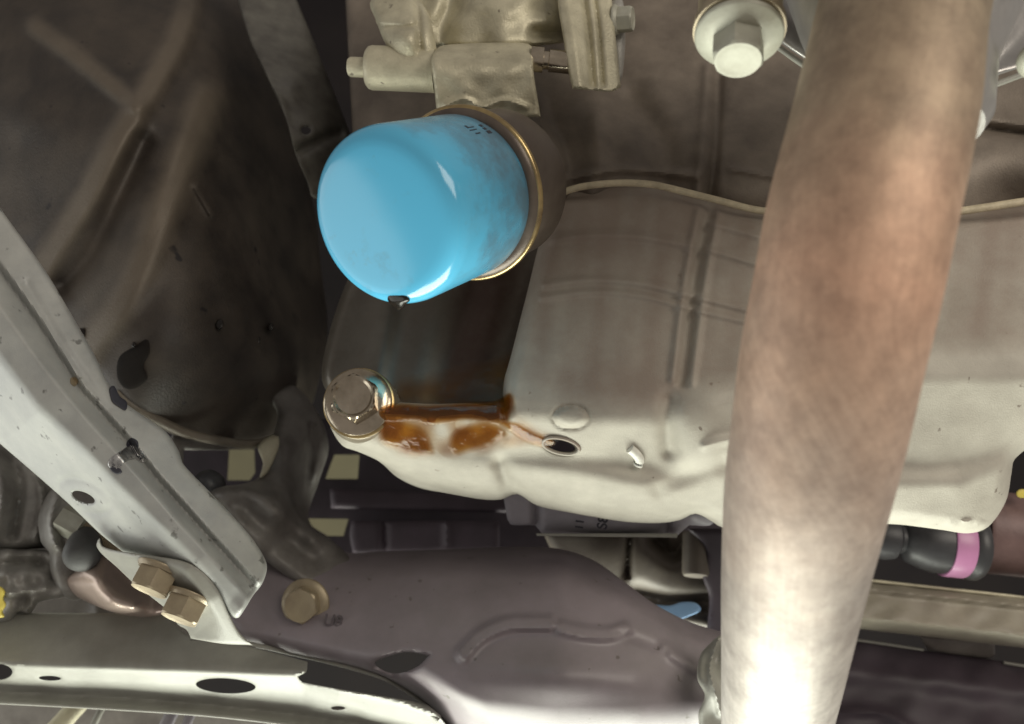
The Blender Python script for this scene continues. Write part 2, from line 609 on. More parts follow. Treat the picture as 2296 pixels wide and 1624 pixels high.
def guides(gs, angle=0.0, blur=10):
    """depth from guide curves that run across the piece; angle turns the running direction"""
    ca, sa = math.cos(math.radians(angle)), math.sin(math.radians(angle))
    R = np.array([[ca, sa], [-sa, ca]])
    G = []
    for g in gs:
        g = np.array(g, float)
        uv = g[:, :2] @ R.T
        o = np.argsort(uv[:, 0])
        G.append((uv[o, 0], uv[o, 1], g[o, 2]))

    def raw(uv):
        vs_ = np.stack([np.interp(uv[:, 0], g[0], g[1]) for g in G])
        ds = np.stack([np.interp(uv[:, 0], g[0], g[2]) for g in G])
        v = uv[:, 1]
        out = np.empty(len(v))
        n = len(G)
        idx = np.zeros(len(v), int)
        for i in range(1, n - 1):
            idx[v > vs_[i]] = i
        ar = np.arange(len(v))
        v0, v1 = vs_[idx, ar], vs_[idx + 1, ar]
        d0, d1 = ds[idx, ar], ds[idx + 1, ar]
        t = (v - v0) / np.maximum(1.0, v1 - v0)
        t = np.clip(t, -3, 4)
        return d0 + (d1 - d0) * t

    def f(q):
        uv = q @ R.T
        acc = 0
        offs = (-1, -0.66, -0.33, 0, 0.33, 0.66, 1)
        for o in offs:
            acc = acc + raw(uv + np.array([o * blur * 0.5, o * blur]))
        return acc / len(offs)
    return f


def ridge(pts, w, h, flat=0.0, closed=False):
    p = spline(pts, closed, 12)

    def f(q):
        d = np.maximum(0, dist_poly(q, p[:, :2], closed) - flat)
        return -h * np.exp(-(d / w) ** 2)
    return f


def dome(cx, cy, rx, ry, h, p=2.0, rot=0):
    c, s = math.cos(math.radians(rot)), math.sin(math.radians(rot))

    def f(q):
        x, y = q[:, 0] - cx, q[:, 1] - cy
        u, v = (x * c + y * s) / rx, (-x * s + y * c) / ry
        r = np.sqrt(u * u + v * v)
        return -h * np.exp(-r ** p)
    return f


def noise2(amp, scale, seed=0):
    rs = np.random.RandomState(seed)
    k = [(rs.uniform(-1, 1, 2) * 6.28 / scale, rs.uniform(0, 6.28)) for _ in range(9)]

    def f(q):
        return amp / 3 * sum(np.sin(q @ a + b) for a, b in k)
    return f


def slab(name, outline, depth, material, parent=None, bumps=(), holes=(), edge=(20, 0.006), thick=0.01,
         res=10, step=10, sharp=50, attr=None):
    """A thick moulded piece: outline, its depth with relief, rounded rim, real thickness behind."""
    ol = spline(outline, True, step)[:, :2]
    hs = [spline(h, True, min(step, 6))[:, :2] for h in holes]
    if isinstance(depth, list):
        depth = tps(depth)
    lo, hi = ol.min(0), ol.max(0)
    gx = np.arange(lo[0], hi[0], res)
    gy = np.arange(lo[1], hi[1], res * 0.87)
    xx, yy = np.meshgrid(gx, gy)
    xx = xx + (np.arange(len(gy)) % 2)[:, None] * res / 2
    q = np.stack([xx.ravel(), yy.ravel()], 1)
    q = q[inside(q, ol)]
    er = min(edge[0], 40) if edge and edge[1] else 0
    q = q[dist_poly(q, ol) > max(res * 0.45, er * 0.75)]
    rings = []
    if er:
        tg = np.roll(ol, -1, 0) - np.roll(ol, 1, 0)
        tg /= np.maximum(1e-6, np.linalg.norm(tg, axis=1))[:, None]
        x_, y_ = ol[:, 0], ol[:, 1]
        sgn = 1 if (x_ * np.roll(y_, -1) - np.roll(x_, -1) * y_).sum() > 0 else -1
        nrm = np.stack([-tg[:, 1], tg[:, 0]], 1) * sgn
        for k_ in (0.10, 0.28, 0.55):
            o_ = er * k_
            rg = ol + nrm * o_
            rg = rg[inside(rg, ol)]
            if len(rg):
                rg = rg[dist_poly(rg, ol) > o_ * 0.93]
            rings.append(rg)
    q = np.concatenate([q] + rings)
    for h in hs:
        q = q[~inside(q, h)]
        q = q[dist_poly(q, h) > res * 0.4]
    pts = [ol] + hs + [q]
    edges = []
    off = 0
    for loop in [ol] + hs:
        n = len(loop)
        edges += [(off + i, off + (i + 1) % n) for i in range(n)]
        off += n
    allp = np.concatenate(pts)
    r = delaunay_2d_cdt([Vector(p) for p in allp.tolist()], edges, [], 0, 1e-4)
    V = np.array([tuple(v) for v in r[0]])
    F = np.array([f for f in r[2] if len(f) == 3])
    cen = V[F].mean(1)
    keep = inside(cen, ol)
    for h in hs:
        keep &= ~inside(cen, h)
    F = F[keep]
    used = np.unique(F)
    remap = -np.ones(len(V), int)
    remap[used] = np.arange(len(used))
    V, F = V[used], remap[F]
    d = depth(V)
    for b in bumps:
        d = d + b(V)
    if edge and edge[1]:
        t = np.clip(dist_poly(V, ol) / edge[0], 0, 1)
        d = d + edge[1] * (1 - np.sqrt(np.maximum(0, 1 - (1 - t) ** 2)))
        for h in hs:
            t = np.clip(dist_poly(V, h) / (edge[0] * 0.35), 0, 1)
            d = d + edge[1] * 0.35 * (1 - np.sqrt(np.maximum(0, 1 - (1 - t) ** 2)))
    front = PN(V, d)
    # orient towards the lens
    a = V[F[:, 1]] - V[F[:, 0]]
    b_ = V[F[:, 2]] - V[F[:, 0]]
    flip = (a[:, 0] * b_[:, 1] - a[:, 1] * b_[:, 0]) > 0
    F[flip] = F[flip][:, ::-1]
    n = len(V)
    view = front - MT
    view /= np.linalg.norm(view, axis=1)[:, None]
    backv = front + view * thick
    ec = {}
    for f in F:
        for i in range(3):
            e = (f[i], f[(i + 1) % 3])
            ec[e] = 1
    bnd = [e for e in ec if (e[1], e[0]) not in ec]
    faces = F.tolist() + [[f[2] + n, f[1] + n, f[0] + n] for f in F.tolist()]
    faces += [[e[1], e[0], e[0] + n, e[1] + n] for e in bnd]
    at_ = None
    if attr is not None:
        a_ = attr(V, dist_poly(V, ol))
        at_ = np.concatenate([a_, a_])
    return link_mesh(name, np.concatenate([front, backv]), faces, material, parent, sharp, attr=at_)


def frame(axis, up=None):
    z = Vector(axis).normalized()
    u = Vector(up) if up is not None else Vector((0.31, 0.2, 0.93))
    x = u.cross(z)
    if x.length < 1e-4:
        x = Vector((1, 0, 0)).cross(z)
    x.normalize()
    return x, z.cross(x), z


def lathe(name, prof, org, axis, material, parent=None, seg=48, sharp=40, up=None, sides=None, wob=0.0):
    """prof: (radius, height along axis) ; sides=6 makes hex rings where flagged"""
    x, y, z = frame(axis, up)
    verts, faces = [], []
    n = seg
    for pr in prof:
        r, h = pr[0], pr[1]
        for i in range(n):
            a = 2 * math.pi * i / n
            rr = r
            if len(pr) > 2:   # hexagonal ring
                k = (a % (math.pi / 3)) - math.pi / 6
                hexr = r * math.cos(math.pi / 6) / math.cos(k)
                rr = hexr * pr[2] + r * (1 - pr[2])
                if len(pr) > 3:
                    rr = min(rr, pr[3])
            if wob:
                rr *= 1 + wob * math.sin(3 * a + h * 300) * 0.5 + wob * math.sin(7 * a + 1) * 0.3
            p = Vector(org) + x * (rr * math.cos(a)) + y * (rr * math.sin(a)) + z * h
            verts.append(p[:])
    m = len(prof)
    for j in range(m - 1):
        for i in range(n):
            k = (i + 1) % n
            faces.append((j * n + i, j * n + k, (j + 1) * n + k, (j + 1) * n + i))
    faces.append(tuple(range(n - 1, -1, -1)))
    faces.append(tuple((m - 1) * n + i for i in range(n)))
    hs_ = [p_[1] for p_ in prof]
    al_ = [(h_ - min(hs_)) / (max(hs_) - min(hs_)) for h_ in hs_ for _ in range(n)]
    return link_mesh(name, verts, faces, material, parent, sharp, attr=al_)


def tube(name, path, rad, material, parent=None, seg=16, sharp=50, along=None, flat=1.0, flat_dir=None):
    """path: world points (n x 3 array-like), rad scalar or list"""
    pts = [Vector(p) for p in path]
    n = len(pts)
    rad = [rad] * n if isinstance(rad, (int, float)) else list(rad)
    verts, faces, al = [], [], []
    ref = Vector(flat_dir) if flat_dir is not None else Vector((0.2, -0.9, 0.4))
    for i, p in enumerate(pts):
        t = (pts[min(i + 1, n - 1)] - pts[max(i - 1, 0)]).normalized()
        x = ref.cross(t).normalized()
        y = t.cross(x)
        for k in range(seg):
            a = 2 * math.pi * k / seg
            v = p + x * (rad[i] * math.cos(a)) + y * (rad[i] * math.sin(a) * flat)
            verts.append(v[:])
            al.append(along[i] if along is not None else i / (n - 1))
    for j in range(n - 1):
        for k in range(seg):
            l = (k + 1) % seg
            faces.append((j * seg + k, j * seg + l, (j + 1) * seg + l, (j + 1) * seg + k))
    faces.append(tuple(range(seg - 1, -1, -1)))
    faces.append(tuple((n - 1) * seg + k for k in range(seg)))
    return link_mesh(name, verts, faces, material, parent, sharp, attr=al)


def ptube(name, pts, rad, material, parent=None, seg=14, step=14, **kw):
    """tube through photo points (x, y, depth[, radius])"""
    s = spline(pts, False, step)
    path = [P(p[0], p[1], p[2]) for p in s]
    if s.shape[1] > 3:
        rad = s[:, 3].tolist()
    return tube(name, path, rad, material, parent, seg, **kw)


def ell(cx, cy, rx, ry, n=20, rot=0):
    c, s = math.cos(math.radians(rot)), math.sin(math.radians(rot))
    return [(cx + rx * math.cos(t) * c - ry * math.sin(t) * s, cy + rx * math.cos(t) * s + ry * math.sin(t) * c)
            for t in (2 * math.pi * i / n for i in range(n))]


def hex_bolt(name, org, axis, r, h, fr, fh, material, label, group=None, dish=0.12, up=None, fmat=None, washer=None):
    """flanged hexagon bolt: org = centre of the seat, r = corner radius of the hexagon"""
    t = thing(name, org, label, 'bolt', group)
    ax = Vector(axis).normalized()
    o = Vector(org)
    if washer:
        lathe('washer', [(washer[0] * 0.5, -0.0002), (washer[0] - 0.0004, -0.0002), (washer[0], 0.0002), (washer[0], washer[1] - 0.0004),
                         (washer[0] - 0.0005, washer[1]), (washer[0] * 0.5, washer[1])], o, ax, washer[2], t, 56, up=up)
        o = o + ax * washer[1]
    lathe('flange', [(fr * 0.6, 0.0), (fr * 0.97, 0.0), (fr, fh * 0.15), (fr, fh * 0.5), (fr * 0.96, fh * 0.75), (r * 1.02, fh * 1.25), (r * 0.8, fh * 1.3)],
          o, ax, fmat or material, t, 56, up=up)
    cr = r * 0.9
    lathe('head', [(r * 0.8, fh * 0.7), (r, fh * 0.7, 1), (r, h * 0.86, 1), (r, h * 0.93, 1, r * 0.95), (r, h, 1, r * 0.86), (r * 0.80, h),
                   (r * 0.70, h - r * dish * 0.7), (r * 0.45, h - r * dish), (0.0005, h - r * dish)],
          o, ax, material, t, 72, sharp=28, up=up)
    return t


exec_order = None
# ================================================================== STRUCTURE
# the dark underside of the car far behind everything, open where daylight shows through
s = slab('underbody', [(-500, -500, 'c'), (2800, -500, 'c'), (2800, 2124, 'c'), (-500, 2124, 'c')],
         [(-500, -500, .95), (2800, -500, .95), (-500, 2124, .90), (2800, 2124, .90), (1148, 812, .92)], M_DARK,
         holes=[[(380, 960, 'c'), (880, 960, 'c'), (880, 1250, 'c'), (380, 1250, 'c')]], edge=None, thick=0.02, res=90, step=60)
s['kind'] = 'structure'
s = slab('workshop_wall', [(100, 700, 'c'), (1300, 700, 'c'), (1300, 1500, 'c'), (100, 1500, 'c')],
         [(100, 700, 1.75), (1300, 700, 1.75), (100, 1500, 1.75), (1300, 1500, 1.75)], M_CREAM, edge=None, thick=0.03, res=90, step=60)
s['kind'] = 'structure'

# ------------------------------------------------------------------ radiator support panel with three openings
t = thing('radiator_support', P(900, 1250, .66), 'dark purple-black panel with cut-out openings behind the subframe', 'panel')
slab('panel', [(360, 940, 'c'), (1700, 940, 'c'), (1700, 1420, 'c'), (360, 1420, 'c')],
     [(360, 940, .68), (1700, 940, .68), (360, 1420, .64), (1700, 1420, .64), (900, 1150, .66)], M_BLACK, t,
     holes=[[(514, 1008, 'c'), (570, 1008, 'c'), (572, 1060, 'c'), (560, 1077, 'c'), (510, 1077, 'c')],
            [(750, 1020, 'c'), (806, 1020, 'c'), (802, 1074, 'c'), (730, 1074, 'c'), (742, 1040)],
            [(692, 1163, 'c'), (781, 1164, 'c'), (770, 1202, 'c'), (735, 1202, 'c'), (700, 1180)]],
     edge=(8, .001), thick=.004, res=24)

slab('duct', [(788, 1168, 'c'), (1120, 1168, 'c'), (1120, 1240, 'c'), (792, 1246, 'c'), (784, 1200)],
     [(780, 1120, .63), (1130, 1120, .62), (790, 1245, .62), (1120, 1240, .61)], M_DUCT, t, bumps=[ridge([(860, 1170), (862, 1245)], 7, -.004), ridge([(1000, 1170), (1002, 1245)], 6, .003)], edge=(10, .004), thick=.02, res=10)
slab('rail', [(740, 1096, 'c'), (1150, 1112, 'c'), (1150, 1150, 'c'), (742, 1140, 'c')], [(740, 1096, .64), (1150, 1112, .63), (1150, 1150, .625), (742, 1140, .635)], M_DUCT, t, edge=(10, .004), thick=.015, res=12)
# ================================================================== GEARBOX HOUSING
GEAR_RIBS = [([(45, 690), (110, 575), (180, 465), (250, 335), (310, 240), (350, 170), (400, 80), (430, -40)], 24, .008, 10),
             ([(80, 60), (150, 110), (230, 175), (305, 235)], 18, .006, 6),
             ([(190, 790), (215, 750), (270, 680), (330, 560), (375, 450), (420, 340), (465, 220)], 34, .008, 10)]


def rib_light(V, de):  # light catching the ribs, painted in as a paler colour
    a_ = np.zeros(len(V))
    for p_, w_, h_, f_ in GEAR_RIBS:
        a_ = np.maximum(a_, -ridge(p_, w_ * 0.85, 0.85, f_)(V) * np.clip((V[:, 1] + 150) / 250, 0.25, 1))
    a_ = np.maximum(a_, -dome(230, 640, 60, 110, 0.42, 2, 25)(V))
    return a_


GEAR_CTRL = [(-320, -260, .68), (470, -260, .70), (-320, 640, .58), (-90, -90, .60), (150, 0, .57), (330, 0, .575), (520, -60, .66), (-90, 300, .55), (100, 300, .515), (310, 250, .50), (450, 250, .535), (600, 250, .62),
      (0, 560, .52), (200, 500, .49), (330, 560, .475), (470, 560, .50), (600, 560, .57), (700, 620, .64),
      (180, 780, .475), (330, 800, .455), (470, 800, .475), (600, 820, .53), (700, 850, .60), (300, 905, .46), (430, 980, .50), (560, 990, .54), (660, 960, .58)]
t = thing('gearbox_housing', P(300, 960, .50), 'large dark brown domed gearbox casting with raised diagonal ribs and oil spots', 'gearbox')
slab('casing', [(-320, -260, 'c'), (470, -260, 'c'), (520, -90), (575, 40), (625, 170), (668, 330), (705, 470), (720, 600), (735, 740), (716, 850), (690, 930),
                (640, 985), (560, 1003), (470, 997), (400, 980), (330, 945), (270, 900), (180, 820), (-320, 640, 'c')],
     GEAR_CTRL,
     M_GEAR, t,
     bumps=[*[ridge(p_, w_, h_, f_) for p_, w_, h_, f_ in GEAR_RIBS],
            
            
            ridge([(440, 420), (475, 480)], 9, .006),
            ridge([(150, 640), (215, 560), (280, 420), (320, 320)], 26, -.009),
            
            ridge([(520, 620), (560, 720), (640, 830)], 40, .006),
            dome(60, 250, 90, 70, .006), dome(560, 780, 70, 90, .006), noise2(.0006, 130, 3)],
     edge=(26, .007), thick=.05, res=7, attr=rib_light)
for i, (x, y, r, d) in enumerate([(182, 747, 9, .466), (300, 773, 5, .452), (492, 727, 9, .479), (576, 765, 8, .513), (606, 733, 7, .525), (275, 667, 6, .476)]):
    slab('oil_spot', ell(x, y, r, r * 1.35, 12, 20), [(x - 9, y, d), (x + 9, y, d), (x, y + 9, d - .001), (x, y - 9, d + .001)], M_DROP, t, edge=(5, .001), thick=.016, res=5, step=4)

gear_d = tps(GEAR_CTRL)
for pts_ in ([(268, 800), (300, 778), (330, 760), (336, 790), (322, 820), (330, 850), (300, 872), (276, 868), (262, 840)],
             [(490, 712), (512, 720), (530, 748), (522, 760), (500, 745)], [(555, 742), (572, 736), (580, 765), (566, 782), (552, 768)]):
    slab('oil_smear', pts_, (lambda q: gear_d(q) - .0012), M_SMEAR, t, edge=(10, .0010), thick=.006, res=5, step=5)
ptube('casing_lip', [(262, 880, .462), (300, 912, .464), (360, 945, .474), (420, 972, .487), (500, 990, .50), (570, 996, .517), (640, 975, .54)], .0028, M_RIB, t, seg=12)

# ------------------------------------------------------------------ side bracket between gearbox and engine
t = thing('gearbox_bracket', P(700, 440, .50), 'grey-green steel bracket strip with a small hole beside the gearbox', 'bracket')
slab('strip', [(515, -60, 'c'), (640, -60, 'c'), (690, 60), (762, 240), (790, 330), (770, 420), (706, 446), (690, 410), (664, 350), (640, 265), (600, 175), (560, 90)],
     [(515, -60, .58), (640, -60, .60), (600, 175, .525), (700, 150, .56), (640, 265, .505), (760, 280, .545), (700, 440, .49), (780, 420, .52), (690, 300, .505)],
     M_SIDE, t, bumps=[ridge([(598, 172), (630, 235), (655, 330), (700, 440)], 9, .006), ridge([(660, 345), (730, 310), (760, 300)], 12, -.008), dome(650, 205, 30, 30, .006)],
     holes=[ell(686, 293, 11, 9, 14)], edge=(14, .006), thick=.004, res=7)

# ================================================================== ENGINE BLOCK
t = thing('engine_block', P(1700, 500, .44), 'brown-grey dirty cast engine block above the cream sealant line', 'engine')
slab('crankcase', [(770, -90, 'c'), (2420, -90, 'c'), (2420, 520, 'c'), (1240, 520, 'c'), (1190, 640), (1000, 700), (800, 660, 'c'), (790, 300)],
     [(800, -60, .56), (1300, -60, .52), (1750, -60, .50), (2400, -60, .46), (820, 300, .50), (1150, 230, .47), (1350, 260, .455), (1600, 250, .45), (1900, 250, .44), (2250, 230, .425),
      (1260, 425, .432), (1450, 415, .428), (1640, 450, .427), (1760, 470, .427), (2150, 465, .412), (2400, 440, .407), (820, 640, .47), (1200, 600, .455), (1300, 510, .445), (1600, 510, .445), (2300, 510, .43)],
     M_BLOCK, t,
     bumps=[ridge([(1612, 150), (1606, 300), (1590, 470)], 13, -.005), ridge([(1585, 150), (1575, 300), (1560, 470)], 11, .003),
            ridge([(1330, 260), (1340, 360), (1330, 430)], 30, .008), ridge([(1205, 230), (1225, 330)], 18, .008),
            ridge([(1420, 230), (1480, 330), (1480, 420)], 45, -.009), ridge([(1280, 400), (1400, 380), (1560, 395)], 10, .004),
            ridge([(1640, 380), (1760, 400), (1800, 400)], 8, .003), ridge([(2180, 285), (2300, 300), (2400, 310)], 12, -.008), dome(2290, 380, 110, 70, .007),
            ridge([(1180, 265), (1240, 320), (1262, 440)], 14, .012), noise2(.0006, 120, 5)],
     edge=(14, .006), thick=.05, res=6)
ptube('sealant_bead', [(1250, 436, .4215), (1300, 420, .418), (1380, 411, .414), (1460, 414, .413), (1540, 432, .4125), (1620, 452, .412), (1690, 470, .4115), (1760, 478, .411)],
      .0017, M_BEAD, t, seg=10)
ptube('sealant_bead', [(2080, 482, .402), (2150, 474, .399), (2220, 464, .3965), (2300, 452, .394), (2400, 440, .392)], .0019, M_BEAD, t, seg=10)

# ------------------------------------------------------------------ filter seat: round machined boss
FC = P(850, 494, .313)          # centre of the filter's end
FB = P(1044, 437, .364)         # centre of its base
FA = (FC - FB).normalized()
FL = (FC - FB).length
lathe('filter_seat', [(.025, -.03), (.0335, -.03), (.0335, -.004), (.0325, -.0025), (.028, -.0025)], FB, FA, M_WALL, t, 72)

# ================================================================== OIL PAN
t = thing('oil_pan', P(1400, 1160, .42), 'cast aluminium oil pan with ribbed dark face and bright bottom wet with oil', 'oil pan')


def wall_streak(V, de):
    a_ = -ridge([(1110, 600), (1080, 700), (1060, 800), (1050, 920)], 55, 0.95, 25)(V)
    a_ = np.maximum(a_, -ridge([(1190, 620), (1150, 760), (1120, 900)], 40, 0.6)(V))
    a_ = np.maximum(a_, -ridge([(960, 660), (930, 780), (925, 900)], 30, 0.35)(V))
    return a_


wall_g = guides([[(700, 560, .452), (1260, 540, .440)], [(700, 850, .425), (1260, 850, .405)], [(700, 940, .418), (1260, 930, .396)]], 0, 20)
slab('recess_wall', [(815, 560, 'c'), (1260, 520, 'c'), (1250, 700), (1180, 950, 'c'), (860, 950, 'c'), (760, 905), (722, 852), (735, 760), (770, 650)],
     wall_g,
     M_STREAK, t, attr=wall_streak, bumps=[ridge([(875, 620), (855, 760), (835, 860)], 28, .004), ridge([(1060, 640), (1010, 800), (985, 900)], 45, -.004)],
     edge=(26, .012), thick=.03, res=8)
pan_guides = guides([
    [(820, 890, .40), (1130, 890, .392), (1145, 515, .434), (1250, 420, .425), (1500, 415, .4215), (1640, 450, .4185), (2400, 440, .403)],
    [(820, 893, .398), (1125, 893, .388), (1150, 640, .408), (1250, 640, .404), (1640, 640, .398), (2000, 640, .388), (2400, 640, .383)],
    [(820, 896, .395), (1120, 896, .387), (1145, 885, .3765), (1300, 900, .3735), (1500, 900, .372), (1560, 870, .373), (1650, 850, .372), (2000, 790, .3655), (2400, 790, .3625)],
    [(740, 905, .393), (870, 925, .389), (1120, 935, .383), (1145, 930, .376), (1300, 945, .373), (1480, 945, .371), (1560, 905, .371), (1650, 890, .370), (2000, 850, .363), (2400, 850, .360)],
    [(740, 960, .396), (870, 1000, .398), (1120, 1018, .3935), (1300, 1032, .3865), (1500, 1056, .3855), (1600, 1060, .383), (1650, 1050, .383), (2000, 1052, .3835), (2150, 1050, .3825), (2296, 996, .378)],
    [(740, 1000, .402), (870, 1030, .404), (1120, 1046, .394), (1300, 1062, .385), (1500, 1088, .385), (1600, 1085, .386), (1650, 1080, .385), (2000, 1084, .380), (2150, 1080, .379), (2300, 1028, .377)],
    [(740, 1040, .412), (870, 1100, .432), (1120, 1130, .415), (1300, 1160, .408), (1500, 1180, .406), (1650, 1190, .404), (2000, 1180, .394), (2200, 1200, .393)],
], 0, 14)


def pan_stain_shade(V, de):  # brown grime on the face, with its shade painted in too
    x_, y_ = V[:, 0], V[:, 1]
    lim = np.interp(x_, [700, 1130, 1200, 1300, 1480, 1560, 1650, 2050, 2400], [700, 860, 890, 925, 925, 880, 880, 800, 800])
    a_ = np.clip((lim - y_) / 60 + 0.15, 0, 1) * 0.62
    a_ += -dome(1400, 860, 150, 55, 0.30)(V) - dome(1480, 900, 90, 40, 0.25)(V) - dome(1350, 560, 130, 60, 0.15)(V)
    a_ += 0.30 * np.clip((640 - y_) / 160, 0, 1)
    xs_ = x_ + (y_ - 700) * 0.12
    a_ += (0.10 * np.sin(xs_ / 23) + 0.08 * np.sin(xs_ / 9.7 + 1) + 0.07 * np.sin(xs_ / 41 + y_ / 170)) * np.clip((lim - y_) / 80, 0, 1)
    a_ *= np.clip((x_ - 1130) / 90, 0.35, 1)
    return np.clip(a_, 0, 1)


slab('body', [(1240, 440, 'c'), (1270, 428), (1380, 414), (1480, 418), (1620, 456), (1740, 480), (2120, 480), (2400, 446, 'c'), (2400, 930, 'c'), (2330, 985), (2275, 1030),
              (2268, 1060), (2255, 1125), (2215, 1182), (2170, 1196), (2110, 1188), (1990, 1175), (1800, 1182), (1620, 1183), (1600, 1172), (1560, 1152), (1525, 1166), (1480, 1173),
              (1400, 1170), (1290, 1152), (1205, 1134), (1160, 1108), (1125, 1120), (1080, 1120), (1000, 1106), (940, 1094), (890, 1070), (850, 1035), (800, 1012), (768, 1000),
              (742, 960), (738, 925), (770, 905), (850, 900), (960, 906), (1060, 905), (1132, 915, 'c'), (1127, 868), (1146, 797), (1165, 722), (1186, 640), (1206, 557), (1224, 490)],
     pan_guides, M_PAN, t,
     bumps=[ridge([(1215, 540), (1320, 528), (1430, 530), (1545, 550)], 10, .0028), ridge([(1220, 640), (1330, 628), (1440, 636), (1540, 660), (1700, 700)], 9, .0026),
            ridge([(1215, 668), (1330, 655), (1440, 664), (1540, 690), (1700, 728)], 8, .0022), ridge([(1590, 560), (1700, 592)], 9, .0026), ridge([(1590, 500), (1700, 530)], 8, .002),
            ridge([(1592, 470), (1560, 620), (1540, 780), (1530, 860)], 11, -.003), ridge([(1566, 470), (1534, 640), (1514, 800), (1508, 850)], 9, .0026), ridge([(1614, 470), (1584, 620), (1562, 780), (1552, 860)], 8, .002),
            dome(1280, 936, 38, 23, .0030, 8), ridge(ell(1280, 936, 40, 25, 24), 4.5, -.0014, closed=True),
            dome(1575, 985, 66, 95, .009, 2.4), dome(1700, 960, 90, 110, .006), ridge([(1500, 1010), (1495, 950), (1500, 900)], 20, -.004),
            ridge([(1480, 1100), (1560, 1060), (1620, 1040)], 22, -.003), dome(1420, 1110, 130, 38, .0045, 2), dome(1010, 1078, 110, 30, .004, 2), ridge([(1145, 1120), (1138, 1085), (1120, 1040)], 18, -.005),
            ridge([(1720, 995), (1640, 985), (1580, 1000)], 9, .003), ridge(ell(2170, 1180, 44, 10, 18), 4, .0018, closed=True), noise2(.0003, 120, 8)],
     holes=[ell(1256, 1000, 34, 12, 18, 12)], edge=(34, .016), thick=.035, res=5, sharp=60, attr=pan_stain_shade)
# raised lips and marks on the pan
lip = spline(ell(1258, 1000, 42, 17, 18, 12), True, 6)[:, :2]
lipd = pan_guides(lip)
tube('hole_lip', [P(a[0], a[1], d_ - .0003) for a, d_ in zip(np.vstack([lip, lip[:1]]), np.append(lipd, lipd[0]))], .0008, M_PAN, t, seg=10)
mk = spline([(1412, 1006), (1424, 1016), (1434, 1030), (1430, 1044)], False, 4)[:, :2]
tube('cast_mark', [P(a[0], a[1], d_ - .0006) for a, d_ in zip(mk, pan_guides(mk))], .0022, M_CHALK, t, seg=10)
# round boss that carries the drain bolt
BA = CD(-0.02, 0.25, 0.96)
BC = P(806, 905, .397)
lathe('drain_boss', [(.012, -.03), (.0180, -.03), (.0172, -.004), (.0166, -.0012), (.0158, 0), (.010, 0)], BC, BA, M_WETAL, t, 56)

# ------------------------------------------------------------------ oil
oil_d = lambda off: (lambda q: pan_guides(q) - off)
def film(px_):
    return lambda V, de: np.clip(de / px_, 0, 1)


o = slab('oil_film', [(850, 912), (900, 902), (960, 906), (1050, 900), (1110, 897), (1142, 880), (1152, 905), (1140, 940), (1165, 952), (1200, 972), (1240, 984), (1246, 998), (1215, 1006), (1170, 990),
                      (1128, 962), (1090, 948), (1040, 945), (1000, 952), (960, 955), (930, 945), (880, 950), (850, 945)],
         oil_d(.0012), M_OIL, bumps=[noise2(.0002, 40, 2)], edge=(9, .0008), thick=.0016, res=5, step=5, attr=film(10))
tag(o, 'amber oil film running along the pan ledge into the small hole', 'oil')
o = slab('oil_sheen', [(846, 900), (900, 893), (1000, 897), (1100, 890), (1140, 872), (1165, 920), (1215, 962), (1250, 984), (1240, 1006), (1200, 1010), (1150, 1010), (1100, 1022), (1040, 1034), (960, 1036), (890, 1026), (850, 1005), (836, 960)],
         oil_d(.0006), M_OIL, edge=None, thick=.0004, res=6, attr=(lambda V, de: np.clip(de / 22, 0, 1) * (0.16 + 0.16 * np.clip(noise2(1.0, 70, 9)(V), -1, 1))))
tag(o, 'thin pale wet oil sheen spread over the whole pan ledge', 'oil')
o = slab('oil_puddle', [(850, 942), (900, 940), (935, 950), (958, 970), (972, 995), (976, 1022), (940, 1024), (895, 1016), (862, 1004), (846, 980)],
         oil_d(.0011), M_OIL, bumps=[noise2(.0002, 40, 3)], edge=(9, .0007), thick=.0016, res=5, step=5, attr=film(17))
tag(o, 'amber oil patch beside the drain bolt', 'oil')
o = slab('oil_puddle', [(1002, 990), (1018, 962), (1060, 948), (1100, 948), (1134, 960), (1144, 976), (1122, 994), (1095, 1008), (1060, 1018), (1025, 1026), (1006, 1012)],
         oil_d(.0011), M_OIL, bumps=[noise2(.0002, 40, 4)], edge=(9, .0007), thick=.0016, res=5, step=5, attr=film(17))
tag(o, 'dark red-brown oil patch in the middle of the bright ledge', 'oil')
o = slab('oil_stain', [(870, 900), (890, 850), (960, 830), (1040, 815), (1100, 800), (1150, 780), (1170, 800), (1150, 880), (1130, 912), (1000, 915), (900, 915)],
         (lambda q: wall_g(q) - .0045), M_OIL, edge=None, thick=.0008, res=8, attr=(lambda V, de: np.clip(de / 80, 0, 1) * 0.9))
tag(o, 'faint amber oil stain creeping up the dark recess above the ledge', 'oil')

# ================================================================== DRAIN BOLT
hex_bolt('drain_bolt', BC + BA * .0002, BA, .0112, .0135, .0158, .0028, M_OILY, 'oily gold-brown hexagon drain bolt in the round boss of the oil pan',
         up=CD(0.5, 1, 0), washer=(.0166, .0022, M_GOLD))

